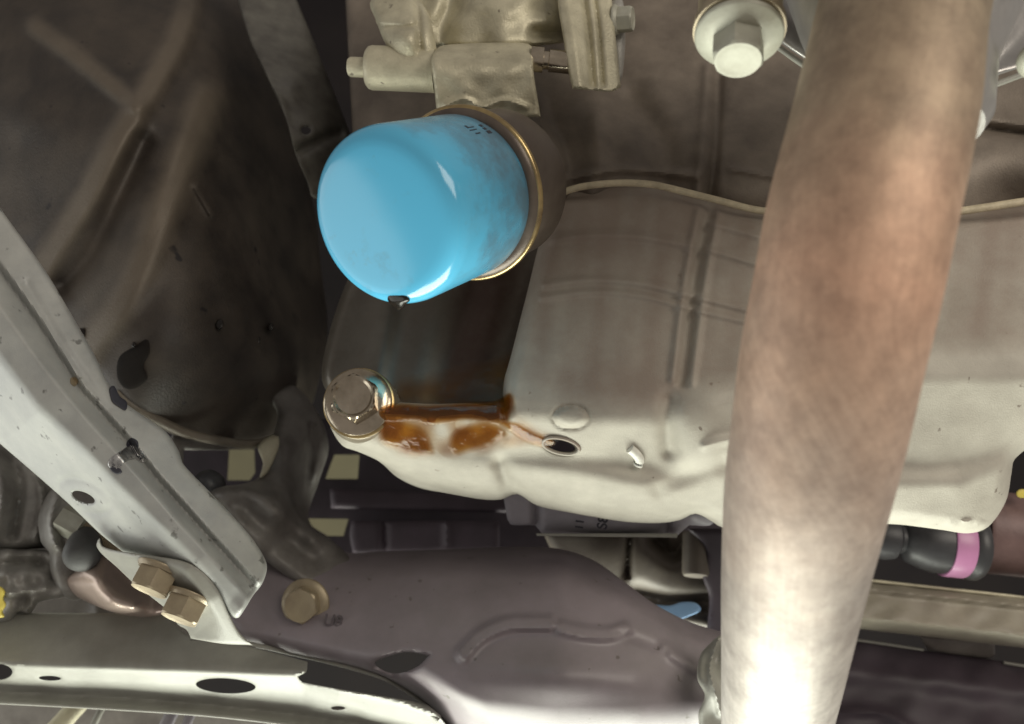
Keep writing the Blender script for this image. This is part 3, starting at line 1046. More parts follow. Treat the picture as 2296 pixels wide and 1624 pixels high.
# ================================================================== OIL FILTER
t = thing('oil_filter', FB, 'bright blue cylindrical oil filter canister dripping oil', 'oil filter')
R = .0338
prof = [(R * .9, .003), (R - .0012, .003), (R - .0012, .006), (R, .0085), (R, .014), (R, .020), (R, .028)]
prof += [(R, FL - .0095), (R - .0003, FL - .0072), (R - .0010, FL - .0050), (R - .0021, FL - .0032), (R - .0036, FL - .0019), (R - .0055, FL - .0011), (R - .0080, FL - .0007),
         (R - .0115, FL - .0005), (R - .016, FL - .0003), (R - .021, FL - .0001), (R - .027, FL), (.0006, FL + .0001)]
lathe('canister', prof, FB, FA, M_BLUE, t, 96, sharp=60)
lathe('base_rim', [(R * .9, -.0002), (R + .0026, -.0002), (R + .0034, .0006), (R + .0034, .0016), (R + .0029, .0024), (R + .0024, .0026), (R * .9, .0026)], FB, FA, M_GOLD, t, 96)
lathe('crimp_seam', [(R * .9, .0020), (R + .0023, .0022), (R + .0016, .0036), (R - .0006, .0046), (R * .9, .0046)], FB, FA, M_WALL, t, 96)
lathe('gasket', [(R * .8, -.0024), (R - .001, -.0024), (R - .001, -.0002), (R * .8, -.0002)], FB, FA, M_RUB, t, 72)
# small dark print near the rim
fx, fy, fz = frame(FA, CD(0, 1, 0))


def on_filter(ang, h, dr=0.0):
    a = math.radians(ang)
    return FB + (fx * math.cos(a) + fy * math.sin(a)) * (R + dr) + fz * h


def print_patch(a0, a1, h0, h1):
    vs_, fs = [], []
    n = 6
    for dr in (.00015, -.0006):
        for i in range(n):
            a = a0 + (a1 - a0) * i / (n - 1)
            for h in (h0, h1):
                vs_.append(on_filter(a, h, dr)[:])
    for i in range(n - 1):
        k = 2 * i
        fs.append((k, k + 2, k + 3, k + 1))
    fs.append((0, 1, 2 * n + 1, 2 * n))
    for i in range(n - 1):
        k = 2 * i
        fs.append((k, 2 * n + k, 2 * n + k + 2, k + 2))
        fs.append((k + 1, k + 3, 2 * n + k + 3, 2 * n + k + 1))
    link_mesh('printed_mark', vs_, fs, M_INK, t)


PRINTS = [(52, 54.4, .0115, .0135), (48.5, 50.8, .0118, .0138), (44.4, 47.2, .0112, .0142), (53, 53.8, .018, .023), (53, 56, .0215, .0228), (50, 50.8, .0185, .0235), (46, 47, .019, .0225)]
for p_ in PRINTS:
    print_patch(*p_)
# oil hanging from the lower edge of the filter
_nc = np.array(MC.to_3x3().inverted() @ FA)
_pc = np.array(MC.inverted() @ FC)


def cap_depth(q):
    """depth of the filter's end plane along each line of sight"""
    rx_ = (q[:, 0] - W0 / 2) / FOC
    ry_ = -(q[:, 1] - H0 / 2) / FOC
    return (_nc @ _pc) / (rx_ * _nc[0] + ry_ * _nc[1] - _nc[2])


o = slab('oil_drip', [(866, 662), (878, 655), (900, 656), (914, 662), (919, 674), (910, 682), (903, 692), (893, 696), (884, 687), (872, 678)],
         (lambda q: cap_depth(q) + .0016 + np.clip((q[:, 1] - 676) / 20, 0, 1) * .003), M_DROP, edge=(9, .0022), thick=.006, res=4, step=4)
tag(o, 'black oil drop hanging from the lower edge of the blue filter', 'oil drop')

# ================================================================== ENGINE MOUNT (top centre)
t = thing('engine_mount', P(1100, 200, .42), 'grey cast engine mount with lugs and cross bolt above the filter', 'engine mount')
slab('upper_casting', [(815, -80, 'c'), (1330, -80, 'c'), (1330, 60), (1270, 95), (1120, 108), (1000, 104), (960, 110), (930, 100), (900, 60), (850, 60), (838, 20)],
     [(815, -80, .46), (1330, -80, .45), (900, 60, .435), (1100, 90, .425), (1300, 80, .43), (1000, 0, .43), (1180, 0, .425)], M_BRKT, t,
     bumps=[ridge([(1020, -60), (1000, 50), (985, 110)], 26, -.012), ridge([(1130, 20), (1140, 80)], 60, .006), ridge([(950, -60), (950, 60)], 40, -.006), ridge([(1200, 72), (1290, 78)], 14, -.007), noise2(.001, 60, 11)],
     edge=(14, .008), thick=.03, res=5)
slab('left_lug', [(832, 0), (900, -30), (955, 20), (975, 90), (985, 160), (960, 180), (920, 150), (880, 120), (860, 90), (845, 50)],
     [(832, 0, .425), (955, 0, .42), (870, 110, .412), (980, 160, .412), (910, 80, .405)], M_BRKT, t, bumps=[dome(905, 90, 45, 45, .004), ridge([(850, 60), (930, 58)], 6, -.003), ridge([(935, 0), (942, 110)], 8, -.004)], edge=(12, .007), thick=.02, res=5)
ax = CD(1, -0.06, 0.05)
c0 = P(822, 152, .417)
lathe('bushing', [(.004, 0), (.0085, 0), (.0100, .0012), (.0105, .003), (.0105, .034), (.004, .034)], c0, ax, M_BRKT, t, 40)
lathe('stud_end', [(.001, -.009), (.0040, -.009), (.0048, -.0078), (.0048, .001), (.001, .001)], c0, ax, M_BRKT, t, 24)
slab('center_lug', [(968, 130), (985, 105), (1040, 98), (1150, 96), (1192, 104), (1196, 160), (1206, 225), (1212, 262, 'c'), (1100, 268), (980, 258, 'c'), (974, 200)],
     guides([[(960, 95, .412), (1210, 95, .412)], [(960, 130, .394), (1210, 130, .394)], [(960, 160, .391), (1210, 160, .391)], [(960, 265, .402), (1210, 265, .402)]], 0, 14), M_BRKT, t,
     bumps=[ridge([(1000, 236), (1040, 222), (1080, 240), (1130, 226), (1180, 240)], 7, .0025), noise2(.0006, 60, 12)], edge=(6, .004), thick=.03, res=5)
ax2 = CD(1, -0.10, 0.0)
lathe('cross_bolt', [(.001, 0), (.0058, 0), (.0058, .006), (.0042, .0062), (.0042, .0085), (.0052, .0088), (.0052, .022), (.001, .022)], P(1190, 132, .404), ax2, M_OILY, t, 32)
slab('right_lug', [(1245, -80, 'c'), (1365, -80, 'c'), (1372, 0), (1382, 100), (1392, 195, 'c'), (1372, 206), (1330, 203), (1284, 200, 'c'), (1272, 150), (1262, 80), (1252, 20)],
     [(1245, -80, .42), (1365, -80, .42), (1270, 100, .40), (1385, 100, .405), (1290, 200, .395), (1390, 200, .40)], M_BRKT, t,
     bumps=[ridge([(1300, -60), (1318, 60), (1330, 190)], 7, -.004), ridge([(1325, -60), (1342, 60), (1352, 190)], 5, -.003), ridge([(1260, -60), (1285, 80), (1300, 190)], 12, .002)], edge=(6, .004), thick=.025, res=5)
slab('rear_plate', [(1360, 20), (1395, 0), (1402, 80), (1396, 170), (1385, 190), (1375, 120)],
     [(1360, 20, .42), (1400, 20, .42), (1390, 180, .42), (1375, 100, .418)], M_GREY, t, edge=(10, .005), thick=.01, res=7)
hex_bolt('mount_bolt', P(1376, 46, .415), CD(1, -0.05, 0.35), .0062, .0095, .0072, .002, M_BOLT, 'small zinc hexagon bolt on the right lug of the engine mount')

# ================================================================== EXHAUST
t = thing('exhaust_pipe', P(1738, 1624, .37), 'thick heat-tinted exhaust pipe, coppery brown above and silver below', 'exhaust pipe')
edges = [(-160, 1885, 2235, .330), (-60, 1858, 2222, .290), (60, 1826, 2200, None), (250, 1780, 2180, None), (480, 1720, 2133, None), (640, 1690, 2100, None), (800, 1660, 2062, None), (960, 1640, 2026, None), (1100, 1624, 1990, None), (1300, 1617, 1938, None),
         (1460, 1617, 1900, None), (1624, 1617, 1860, None), (1800, 1617, 1822, None)]
RP = .0243
pp = []
for (y, xl, xr, dd) in edges:
    c = (xl + xr) / 2
    w = (xr - xl) * 0.973
    rr_ = RP - max(0, y - 900) / 724 * .0040
    d = dd or 2 * rr_ * FOC / w
    pp.append((c, y, d))
# smooth depth run, radius follows the outline
ys_ = np.array([p[1] for p in pp], float)
dv = np.array([p[2] for p in pp])
dv[:2] = [.262, .252]
dv = np.polyval(np.polyfit(ys_, dv, 4), ys_)
rv = np.array([(e_[2] - e_[1]) * 0.973 for e_ in edges]) * dv / (2 * FOC)
pp = [(p[0], p[1], d, r_) for p, d, r_ in zip(pp, dv, rv)]
sp_ = spline(pp, False, 14)
al = [(p[1] + 60) / 1700 for p in sp_]
po = tube('pipe', [P(*p[:3]) for p in sp_], sp_[:, 3].tolist(), M_PIPE, t, seg=96, along=al)
ar_ = po.data.attributes.new('around', 'FLOAT', 'POINT')
ar_.data.foreach_set('value', np.tile(np.abs(np.linspace(-1, 1, 96, endpoint=False)), len(sp_)).astype(np.float32))
# collar and flange behind the pipe's top
ax = CD(0.10, 0.85, 0.25)
t = thing('manifold_flange', P(2010, 160, .30), 'grey exhaust manifold flange plate with thin bright rim behind the pipe top', 'flange')
lathe('collar', [(.024, -.045), (.027, -.040), (.0285, -.02), (.036, .0), (.042, .02), (.044, .05), (.02, .05)], P(2030, 40, .300), CD(0.12, 0.95, -0.25), M_SHIELD, t, 64)
slab('plate', [(1560, -90, 'c'), (2420, -90, 'c'), (2420, 118, 'c'), (2296, 150), (2190, 185), (2080, 215), (1900, 190), (1815, 140), (1752, 98), (1700, 60), (1600, 0)],
     [(1600, -60, .36), (1760, 60, .33), (1820, 140, .325), (2000, 180, .32), (2200, 180, .32), (2400, 100, .32), (2400, -80, .36), (2000, -60, .36)], M_SHIELD, t,
     bumps=[ridge([(1780, -60), (1800, 30), (1830, 90)], 20, .006), ridge([(2330, -60), (2260, 60), (2200, 120)], 26, .008), ridge([(2250, -60), (2230, 40)], 14, -.006)], edge=(16, .004), thick=.006, res=8)
ptube('rim_wire', [(1748, 108, .325), (1790, 138, .322), (1840, 170, .320), (1960, 215, .318)], .0011, M_BEAM, t, seg=10)
ptube('rim_wire', [(2060, 230, .318), (2190, 203, .318), (2296, 166, .317), (2420, 120, .317)], .0011, M_BEAM, t, seg=10)

ax = CD(-0.14, -0.90, 0.42)
bo = P(1657, 74, .285)
hex_bolt('flange_bolt', bo, ax, .0088, .0125, .0146, .0030, M_BOLT, 'pale zinc hexagon bolt with wide round flange left of the exhaust pipe top', 'manifold flange bolts', dish=.05, up=CD(.2, 1, 0))
t = thing('bolt_sleeve', bo - ax * .02, 'beige cylindrical sleeve behind the pale flanged bolt', 'sleeve')
lathe('sleeve', [(.008, -.045), (.0140, -.045), (.0140, -.004), (.0152, -.0036), (.0152, -.0006), (.0130, -.0002), (.008, -.0002)], bo, ax, M_TAN, t, 56)
hex_bolt('flange_bolt', P(2362, 120, .285), CD(-.1, -0.90, 0.42), .0088, .0125, .0110, .0030, M_BOLT, 'pale zinc bolt cut off by the frame, right of the exhaust pipe top', 'manifold flange bolts', dish=.05)

# heat-shield strap beside the pipe's lower end
t = thing('pipe_strap', P(1590, 1600, .38), 'curved bright sheet-metal strap hugging the lower end of the exhaust pipe', 'strap')
slab('sheet', [(1617, 1425), (1640, 1440), (1640, 1660, 'c'), (1572, 1660, 'c'), (1566, 1600), (1580, 1560), (1563, 1520), (1570, 1470), (1590, 1445)],
     [(1617, 1425, .415), (1640, 1440, .41), (1640, 1650, .405), (1575, 1650, .405), (1565, 1520, .405), (1600, 1480, .415), (1600, 1560, .40), (1600, 1600, .405)], M_BEAM, t,
     bumps=[ridge([(1610, 1430), (1592, 1500), (1606, 1560), (1615, 1600)], 7, .004)], edge=(14, .006), thick=.002, res=5, step=6)

# ================================================================== SUBFRAME
t = thing('subframe_crossmember', P(1100, 1600, .45), 'purple-grey pressed steel crossmember with a raised arc and bright lower rim', 'crossmember')
cross_g = guides([
    [(400, 1180, .54), (790, 1215, .53), (1000, 1205, .525), (1260, 1205, .515), (1420, 1290, .475), (1560, 1385, .47), (1700, 1410, .465)],
    [(400, 1240, .512), (790, 1270, .487), (1000, 1260, .473), (1260, 1265, .462), (1420, 1345, .45), (1560, 1420, .45), (1700, 1440, .45)],
    [(400, 1360, .475), (700, 1360, .462), (1000, 1380, .438), (1260, 1400, .425), (1420, 1420, .43), (1560, 1460, .437), (1700, 1480, .437)],
    [(400, 1440, .465), (600, 1440, .455), (870, 1470, .428), (1050, 1500, .415), (1260, 1520, .410), (1420, 1530, .413), (1560, 1540, .425), (1700, 1550, .428)],
    [(400, 1500, .462), (640, 1500, .455), (870, 1490, .427), (950, 1512, .419), (1000, 1545, .414), (1050, 1580, .4115), (1100, 1602, .4105), (1260, 1622, .409), (1420, 1618, .412), (1560, 1605, .423), (1700, 1606, .426)],
    [(400, 1560, .47), (640, 1560, .465), (900, 1570, .452), (1000, 1625, .446), (1050, 1665, .444), (1260, 1720, .440), (1420, 1710, .443), (1560, 1690, .455), (1700, 1690, .455)],
], 0, 32)
slab('shell', [(470, 1290), (560, 1215), (640, 1185), (720, 1200), (775, 1238), (860, 1236), (1000, 1232), (1150, 1226), (1250, 1230), (1330, 1256), (1400, 1305), (1470, 1356), (1550, 1396), (1650, 1425, 'c'),
               (1650, 1720, 'c'), (1080, 1720, 'c'), (1030, 1655), (985, 1605), (930, 1560), (860, 1520), (790, 1497), (700, 1478), (600, 1455), (520, 1430)],
     cross_g, M_SUBP, t,
     bumps=[ridge([(1040, 1465), (1080, 1425), (1140, 1400), (1230, 1398)], 9, .0050, flat=9), ridge([(1260, 1408), (1300, 1418), (1360, 1422), (1400, 1412)], 9, .0040, flat=8),
            ridge([(1390, 1420), (1450, 1440), (1490, 1460)], 11, -.002), 
            dome(1240, 1520, 200, 70, .008), ridge([(1490, 1455), (1560, 1500), (1620, 1510)], 14, .003), noise2(.0003, 160, 21)],
     holes=[[(840, 1488), (870, 1472), (915, 1462), (962, 1470, 'c'), (940, 1492), (905, 1508), (870, 1508)]], edge=(40, .012), thick=.012, res=6)  # leaf-shaped hole stands in for the shade inside a fold
rim = spline([(430, 1431), (500, 1436), (570, 1446), (640, 1461), (720, 1479), (790, 1497), (860, 1520), (930, 1560), (985, 1605), (1030, 1655), (1070, 1710)], False, 12)
tube('rim_flange', [P(a[0], a[1], b + .009 - .022 * max(0, 1 - (a[0] - 430) / 220)) for a, b in zip(rim, cross_g(rim))], .0020, M_BEAM, t, seg=10, flat=0.5, flat_dir=CD(0, 1, .2))
hex_bolt('subframe_bolt', P(686, 1352, .462), CD(-0.10, 0.08, 1), .0098, .0095, .0132, .0026, M_TAN, 'tan flanged bolt on the purple-grey crossmember', dish=.04, up=CD(.4, 1, 0))


def text(body, x, y, d, size, material, parent, rot=0, name='lettering', ext=.0003, normal=None):
    cu = bpy.data.curves.new(name, 'FONT')
    cu.body = body
    cu.size = size
    cu.extrude = ext
    cu.offset = .00015
    cu.align_x = 'CENTER'
    cu.align_y = 'CENTER'
    tmp = bpy.data.objects.new('tmp_text', cu)
    COL.objects.link(tmp)
    dg = bpy.context.evaluated_depsgraph_get()
    me = bpy.data.meshes.new_from_object(tmp.evaluated_get(dg))
    bpy.data.objects.remove(tmp)
    bpy.data.curves.remove(cu)
    me.name = name
    me.materials.clear()
    me.materials.append(material)
    o_ = bpy.data.objects.new(name, me)
    COL.objects.link(o_)
    o_.parent = parent
    o_.location = P(x, y, d) - wpos(parent)
    if normal is None:
        normal = CD(0, 0, 1)
    z = Vector(normal)
    up = CD(math.sin(math.radians(rot)), math.cos(math.radians(rot)), 0)
    xx = up.cross(z).normalized()
    yy = z.cross(xx)
    o_.rotation_euler = Matrix((xx, yy, z)).transposed().to_euler()
    return o_


text('U8', 747, 1393, float(cross_g(np.array([[747., 1393.]]))[0]) - .0014, .0085, M_STAMPED, t, rot=4, normal=CD(-.1, .42, 1))

# front beam with holes, lower left
t = thing('front_beam', P(300, 1560, .45), 'pale pressed steel beam with oval holes running under the lower arm', 'beam')
beam_g = guides([
    [(-80, 1370, .475), (420, 1370, .465), (700, 1480, .452), (1100, 1560, .45)],
    [(-80, 1480, .447), (300, 1492, .440), (680, 1506, .432), (760, 1540, .427), (900, 1570, .425), (1060, 1630, .428)],
    [(-80, 1490, .446), (300, 1503, .440), (680, 1516, .432), (760, 1548, .427), (900, 1578, .426), (1060, 1640, .43)],
    [(-80, 1540, .472), (260, 1556, .466), (460, 1572, .462), (640, 1592, .458), (800, 1612, .452), (1060, 1680, .452)],
    [(-80, 1548, .4735), (260, 1563, .468), (460, 1579, .464), (640, 1599, .460), (800, 1622, .455), (1060, 1690, .455)],
    [(-80, 1568, .466), (260, 1586, .460), (460, 1600, .456), (640, 1620, .452), (800, 1644, .448), (1060, 1710, .448)],
], 0, 5)
slab('pressing', [(-80, 1375, 'c'), (370, 1375, 'c'), (430, 1428), (560, 1450), (690, 1484, 'c'), (686, 1508), (668, 1517), (678, 1530, 'c'), (760, 1545), (850, 1560), (920, 1572), (965, 1585), (1010, 1640), (1060, 1720, 'c'),
                  (800, 1646), (640, 1622), (460, 1602), (260, 1588), (-80, 1570, 'c')],
     beam_g, M_BEAM, t, holes=[ell(506, 1538, 67, 17, 26, 3), ell(112, 1521, 25, 5.5, 16, 2), ell(758, 1588, 16, 4.5, 14), ell(-4, 1507, 32, 18, 18)],
     bumps=[noise2(.0002, 90, 31)], edge=(5, .0015), thick=.006, res=6, step=8)
ptube('edge_bead', [(-80, 1571, .4655), (260, 1589, .4595), (460, 1603, .4555), (640, 1623, .4515), (800, 1647, .4475)], .0009, M_BEAM, t, seg=8)
ptube('weld_bead', [(955, 1588, .431), (970, 1600, .430), (984, 1612, .430)], .0018, M_BEAM, t, seg=10, step=4)

# dark pieces below the beam
t = thing('undertray', P(300, 1650, .56), 'dark grey-brown undertray piece below the pale beam', 'undertray')
slab('tray', [(-90, 1540, 'c'), (1000, 1600, 'c'), (1000, 1760, 'c'), (-90, 1760, 'c')], [(-90, 1540, .57), (1000, 1600, .56), (1000, 1760, .56), (-90, 1760, .57)], M_LEG, t, edge=(10, .003), thick=.006, res=24)
t = thing('brake_hose', P(140, 1624, .52), 'beige hose passing diagonally under the pale beam', 'hose')
ptube('hose', [(80, 1680, .50), (130, 1630, .51), (175, 1580, .52), (215, 1540, .53)], .0058, M_BRKT, t)
ptube('hose_clip', [(185, 1680, .505), (222, 1600, .51), (245, 1560, .515)], .0022, M_BEAM, t, seg=8)
t = thing('cable', P(380, 1624, .53), 'purple-grey cable pair under the pale beam', 'cable')
ptube('cable', [(340, 1690, .52), (375, 1620, .53), (400, 1570, .54)], .004, M_BOX, t)
ptube('cable', [(385, 1690, .52), (420, 1620, .53), (440, 1570, .54)], .003, M_BOX, t)

# leg of the subframe rising behind the arm
t = thing('stamped_bracket', P(640, 1240, .50), 'grey-brown stamped subframe leg between gearbox and crossmember', 'bracket')
slab('stamping', [(600, 880), (660, 865), (715, 930), (737, 1000), (722, 1060), (692, 1150), (700, 1185), (735, 1205), (785, 1250), (820, 1300), (700, 1320), (600, 1260), (520, 1170), (470, 1110), (495, 1092),
                  (545, 1085), (578, 1072), (590, 1040), (610, 985), (622, 930)],
     [(600, 880, .545), (700, 900, .56), (620, 1000, .515), (735, 1000, .55), (590, 1070, .505), (690, 1150, .535), (480, 1105, .485), (560, 1110, .478), (620, 1150, .475), (700, 1210, .497), (600, 1240, .478), (790, 1260, .50), (700, 1310, .48)],
     M_STAMP, t, bumps=[ridge([(480, 1106), (530, 1100), (580, 1110), (650, 1160), (700, 1200)], 22, .008), ridge([(560, 1150), (640, 1210), (700, 1250)], 28, -.010), ridge([(700, 960), (690, 1060), (670, 1130)], 14, -.006), ridge([(640, 1000), (640, 1090)], 22, .005), noise2(.0012, 70, 41)],
     edge=(18, .008), thick=.006, res=7)
slab('side_plate', [(395, 960), (450, 985), (520, 998), (512, 1010, 'c'), (412, 1010, 'c'), (412, 1070), (440, 1110), (400, 1110), (380, 1020)],
     [(395, 960, .50), (520, 998, .52), (412, 1070, .495), (440, 1110, .485)], M_STAMP, t, edge=(8, .003), thick=.004, res=7)
slab('welded_tab', [(578, 1000), (612, 975), (630, 990), (600, 1060), (582, 1072), (590, 1040)],
     [(578, 1000, .51), (630, 990, .515), (585, 1070, .50)], M_BRKT, t, edge=(8, .003), thick=.004, res=6)
lathe('grommet', [(.003, -.012), (.0085, -.012), (.0095, -.004), (.008, .002), (.004, .005), (.0005, .006)], P(466, 1084, .50), CD(.1, .5, .8), M_RUB, t, 32)

# ================================================================== LOWER ARM
t = thing('lower_arm', P(560, 1330, .40), 'pale grey stamped suspension arm running diagonally with chipped paint', 'suspension arm')
arm_g = guides([
    [(-90, 330, .40), (0, 462, .395), (100, 600, .392), (208, 780, .39), (282, 900, .388), (371, 968, .388), (412, 1030, .388), (472, 1100, .388), (539, 1172, .392), (598, 1260, .398), (660, 1330, .402)],
    [(-90, 480, .387), (0, 590, .384), (90, 715, .381), (186, 866, .378), (290, 980, .377), (357, 1066, .377), (464, 1186, .380), (550, 1278, .385), (600, 1330, .389)],
    [(-90, 497, .393), (0, 604, .390), (90, 729, .387), (186, 880, .384), (290, 994, .383), (357, 1080, .383), (464, 1199, .386), (550, 1292, .391), (600, 1344, .395)],
    [(-90, 590, .374), (0, 690, .371), (90, 815, .367), (186, 930, .365), (290, 1045, .364), (357, 1120, .365), (464, 1238, .369), (530, 1310, .374), (570, 1360, .380)],
    [(-90, 700, .372), (0, 790, .3695), (85, 905, .366), (178, 990, .364), (260, 1078, .363), (364, 1178, .364), (446, 1258, .368), (520, 1345, .376)],
    [(-90, 720, .3735), (0, 815, .371), (85, 925, .3675), (178, 1008, .366), (260, 1095, .365), (364, 1192, .366), (440, 1275, .370), (510, 1365, .378)],
    [(-90, 900, .412), (0, 994, .409), (56, 1042, .407), (149, 1124, .403), (227, 1198, .400), (275, 1240, .398), (360, 1290, .396), (480, 1390, .398)],
], 47, 5)
slab('pressing', [(-90, 330, 'c'), (0, 466), (100, 605), (160, 705), (208, 789), (249, 871), (282, 905), (371, 968), (400, 1010), (412, 1042), (472, 1105), (539, 1176), (572, 1217), (598, 1265), (590, 1305), (568, 1335), (535, 1385), (515, 1380),
                  (485, 1330), (450, 1285), (410, 1262), (340, 1250), (275, 1237, 'c'), (227, 1199), (149, 1125), (56, 1043), (0, 995), (-90, 915, 'c')],
     arm_g, M_ARM, t, holes=[ell(187, 1115, 27, 11, 18, 22)],
     bumps=[ridge(ell(190, 1112, 62, 32, 24, 25), 9, -.0014, closed=True), ridge([(60, 640), (150, 790), (240, 920)], 12, -.0012), noise2(.00025, 90, 51)],
     edge=(11, .005), thick=.0028, res=4, step=6)
for pts_, m_ in (([(252, 1040), (258, 1026), (275, 1015), (292, 1004), (308, 1010), (320, 1030), (312, 1036), (296, 1030), (280, 1036), (268, 1050)], M_CHIP),
                 ([(288, 1000), (296, 988), (308, 994), (310, 1008), (318, 1022), (312, 1028), (300, 1016)], M_INK),
                 ([(248, 1034), (256, 1036), (270, 1056), (262, 1060), (250, 1052)], M_INK),
                 ([(250, 876), (258, 872), (268, 890), (280, 900), (278, 914), (266, 908), (254, 898)], M_INK),
                 ([(160, 850), (168, 848), (173, 856), (168, 864), (161, 860)], M_TAN)):
    cx_, cy_ = np.mean([p_[0] for p_ in pts_]), np.mean([p_[1] for p_ in pts_])
    pts_ = [(cx_ + (p_[0] - cx_) * 1.3, cy_ + (p_[1] - cy_) * 1.3) for p_ in pts_]
    slab('paint_chip', pts_, (lambda q: arm_g(q) - .0007), m_, t, edge=(4, .0004), thick=.003, res=4, step=4)

# bolted plate at the arm's end
t = thing('arm_bracket', P(480, 1440, .40), 'pale flared bracket plate with two bolts under the lower arm end', 'bracket')
slab('plate', [(223, 1207), (229, 1224), (262, 1235), (340, 1246), (410, 1258), (455, 1280), (490, 1325), (515, 1380), (538, 1420), (568, 1447, 'c'), (500, 1444), (428, 1432, 'c'), (418, 1412), (398, 1400), (390, 1380), (300, 1308), (262, 1272), (226, 1240), (216, 1222)],
     guides([[(200, 1190, .393), (300, 1230, .380), (430, 1250, .369), (500, 1330, .373), (540, 1410, .383), (580, 1460, .39)],
             [(200, 1200, .393), (300, 1245, .379), (415, 1280, .3685), (470, 1350, .374), (510, 1420, .385), (540, 1470, .393)],
             [(200, 1240, .400), (262, 1280, .398), (300, 1312, .396), (390, 1390, .396), (428, 1440, .399), (440, 1480, .40)]], 45, 6),
     M_BEAM, t, edge=(6, .002), thick=.0025, res=5, step=6)
AB = CD(-0.28, -0.80, 0.52)
hex_bolt('arm_bolt', P(362, 1272, .381), AB, .0092, .0115, .0105, .0020, M_TAN, 'tan hexagon bolt on the flared bracket, nearer the threaded joint', dish=.05)
hex_bolt('arm_bolt', P(428, 1335, .380), AB, .0092, .0115, .0105, .0020, M_TAN, 'tan hexagon bolt on the flared bracket, nearer the crossmember', dish=.05)

# ================================================================== STEERING JOINT (left)
t = thing('tie_rod_joint', P(110, 1300, .46), 'grey greasy tie rod joint with nut and threaded rod under the arm', 'joint')
slab('boot', [(-90, 960, 'c'), (60, 1030), (110, 1080), (122, 1150), (110, 1200), (128, 1225), (60, 1232), (-90, 1240, 'c')],
     [(-90, 960, .52), (60, 1030, .50), (110, 1120, .49), (30, 1120, .475), (-90, 1100, .47), (60, 1220, .48), (-90, 1230, .475), (120, 1220, .495)], M_GREY, t,
     bumps=[ridge([(20, 1010), (45, 1090), (30, 1200)], 12, -.008), ridge([(-20, 1010), (5, 1090), (-10, 1200)], 12, .005), ridge([(75, 1040), (95, 1120), (80, 1210)], 12, .006)], edge=(22, .012), thick=.03, res=7)
slab('collar', [(108, 1105), (135, 1090), (160, 1110), (150, 1160), (146, 1215), (165, 1240), (190, 1260), (200, 1330), (160, 1345), (128, 1320), (112, 1275), (110, 1240), (92, 1215), (86, 1160)],
     [(108, 1105, .475), (160, 1110, .475), (95, 1180, .462), (140, 1180, .458), (110, 1250, .455), (180, 1260, .462), (140, 1310, .455), (195, 1330, .465)], M_GREY, t,
     bumps=[ridge([(128, 1110), (112, 1170), (122, 1220)], 12, .006)], edge=(20, .010), thick=.03, res=6)
nx = CD(0.85, -0.42, 0.1)
lathe('nut', [(.003, -.002), (.0088, -.002, 1), (.0088, .0105, 1), (.0080, .0115), (.003, .0115)], P(152, 1164, .460), nx, M_BOLT, t, 48, sharp=28)
prof = []
for i in range(40):
    prof.append((.0052 if i % 2 else .0045, .011 + i * .0006))
lathe('threaded_rod', [(.001, .011)] + prof + [(.001, .036)], P(152, 1164, .460), nx, M_TAN, t, 28)
lathe('cup', [(.0075, -.018), (.0088, -.010), (.0094, -.003), (.0092, .0015), (.0080, .0040), (.0055, .0056), (.0025, .0062), (.0004, .0064)], P(184, 1243, .443), CD(.30, -.30, .9), M_CUP, t, 40)
slab('lower_housing', [(-90, 1225, 'c'), (60, 1232), (115, 1238), (128, 1290), (150, 1305), (150, 1335), (110, 1345), (85, 1352), (70, 1375), (40, 1375), (30, 1392), (-90, 1400, 'c')],
     [(-90, 1225, .47), (60, 1235, .475), (115, 1240, .475), (30, 1290, .455), (-90, 1300, .45), (130, 1310, .462), (60, 1350, .46), (-90, 1395, .465)], M_GREY, t,
     bumps=[ridge([(-60, 1280), (50, 1262), (120, 1275)], 12, -.010), ridge([(-60, 1340), (40, 1330), (100, 1320)], 10, .006), ridge([(40, 1380), (60, 1340)], 10, -.006), noise2(.0018, 40, 61)], edge=(14, .010), thick=.03, res=6)
o = slab('yellow_clip', [(-60, 1310, 'c'), (2, 1316), (12, 1328), (8, 1342), (14, 1356), (6, 1372), (10, 1384), (-60, 1392, 'c')], [(-60, 1310, .44), (12, 1328, .445), (8, 1380, .445), (-60, 1392, .44)], M_YEL, edge=(5, .002), thick=.006, res=5, step=5)
tag(o, 'bright yellow clip at the greasy tie rod joint', 'clip')
t = thing('pinkish_horn', P(250, 1370, .46), 'smooth pinkish steel horn curving under the bolted bracket', 'guard')
slab('shell', [(146, 1300), (185, 1270), (210, 1226), (224, 1212), (250, 1232), (300, 1276), (376, 1346), (376, 1372), (335, 1384), (300, 1382), (250, 1372), (200, 1352), (165, 1332)],
     [(150, 1310, .455), (212, 1230, .462), (200, 1300, .440), (250, 1340, .436), (300, 1365, .438), (372, 1370, .445), (240, 1250, .455), (262, 1290, .462), (300, 1310, .468), (350, 1345, .462), (200, 1352, .452), (300, 1382, .452), (225, 1300, .437)], M_PINKM, t, edge=(16, .008), thick=.006, res=5, step=6)

# beam wall seen behind the joint
t = thing('inner_panel', P(200, 1400, .52), 'dull brown-green inner panel behind the tie rod joint', 'panel')
slab('sheet', [(-120, 940, 'c'), (120, 1000, 'c'), (420, 1260, 'c'), (460, 1440, 'c'), (-120, 1440, 'c')], [(-120, 940, .57), (120, 1000, .57), (420, 1260, .54), (460, 1440, .52), (-120, 1440, .53)], M_LEG, t,
     bumps=[ridge([(200, 1420), (225, 1340)], 8, .004)], edge=(10, .003), thick=.004, res=14)

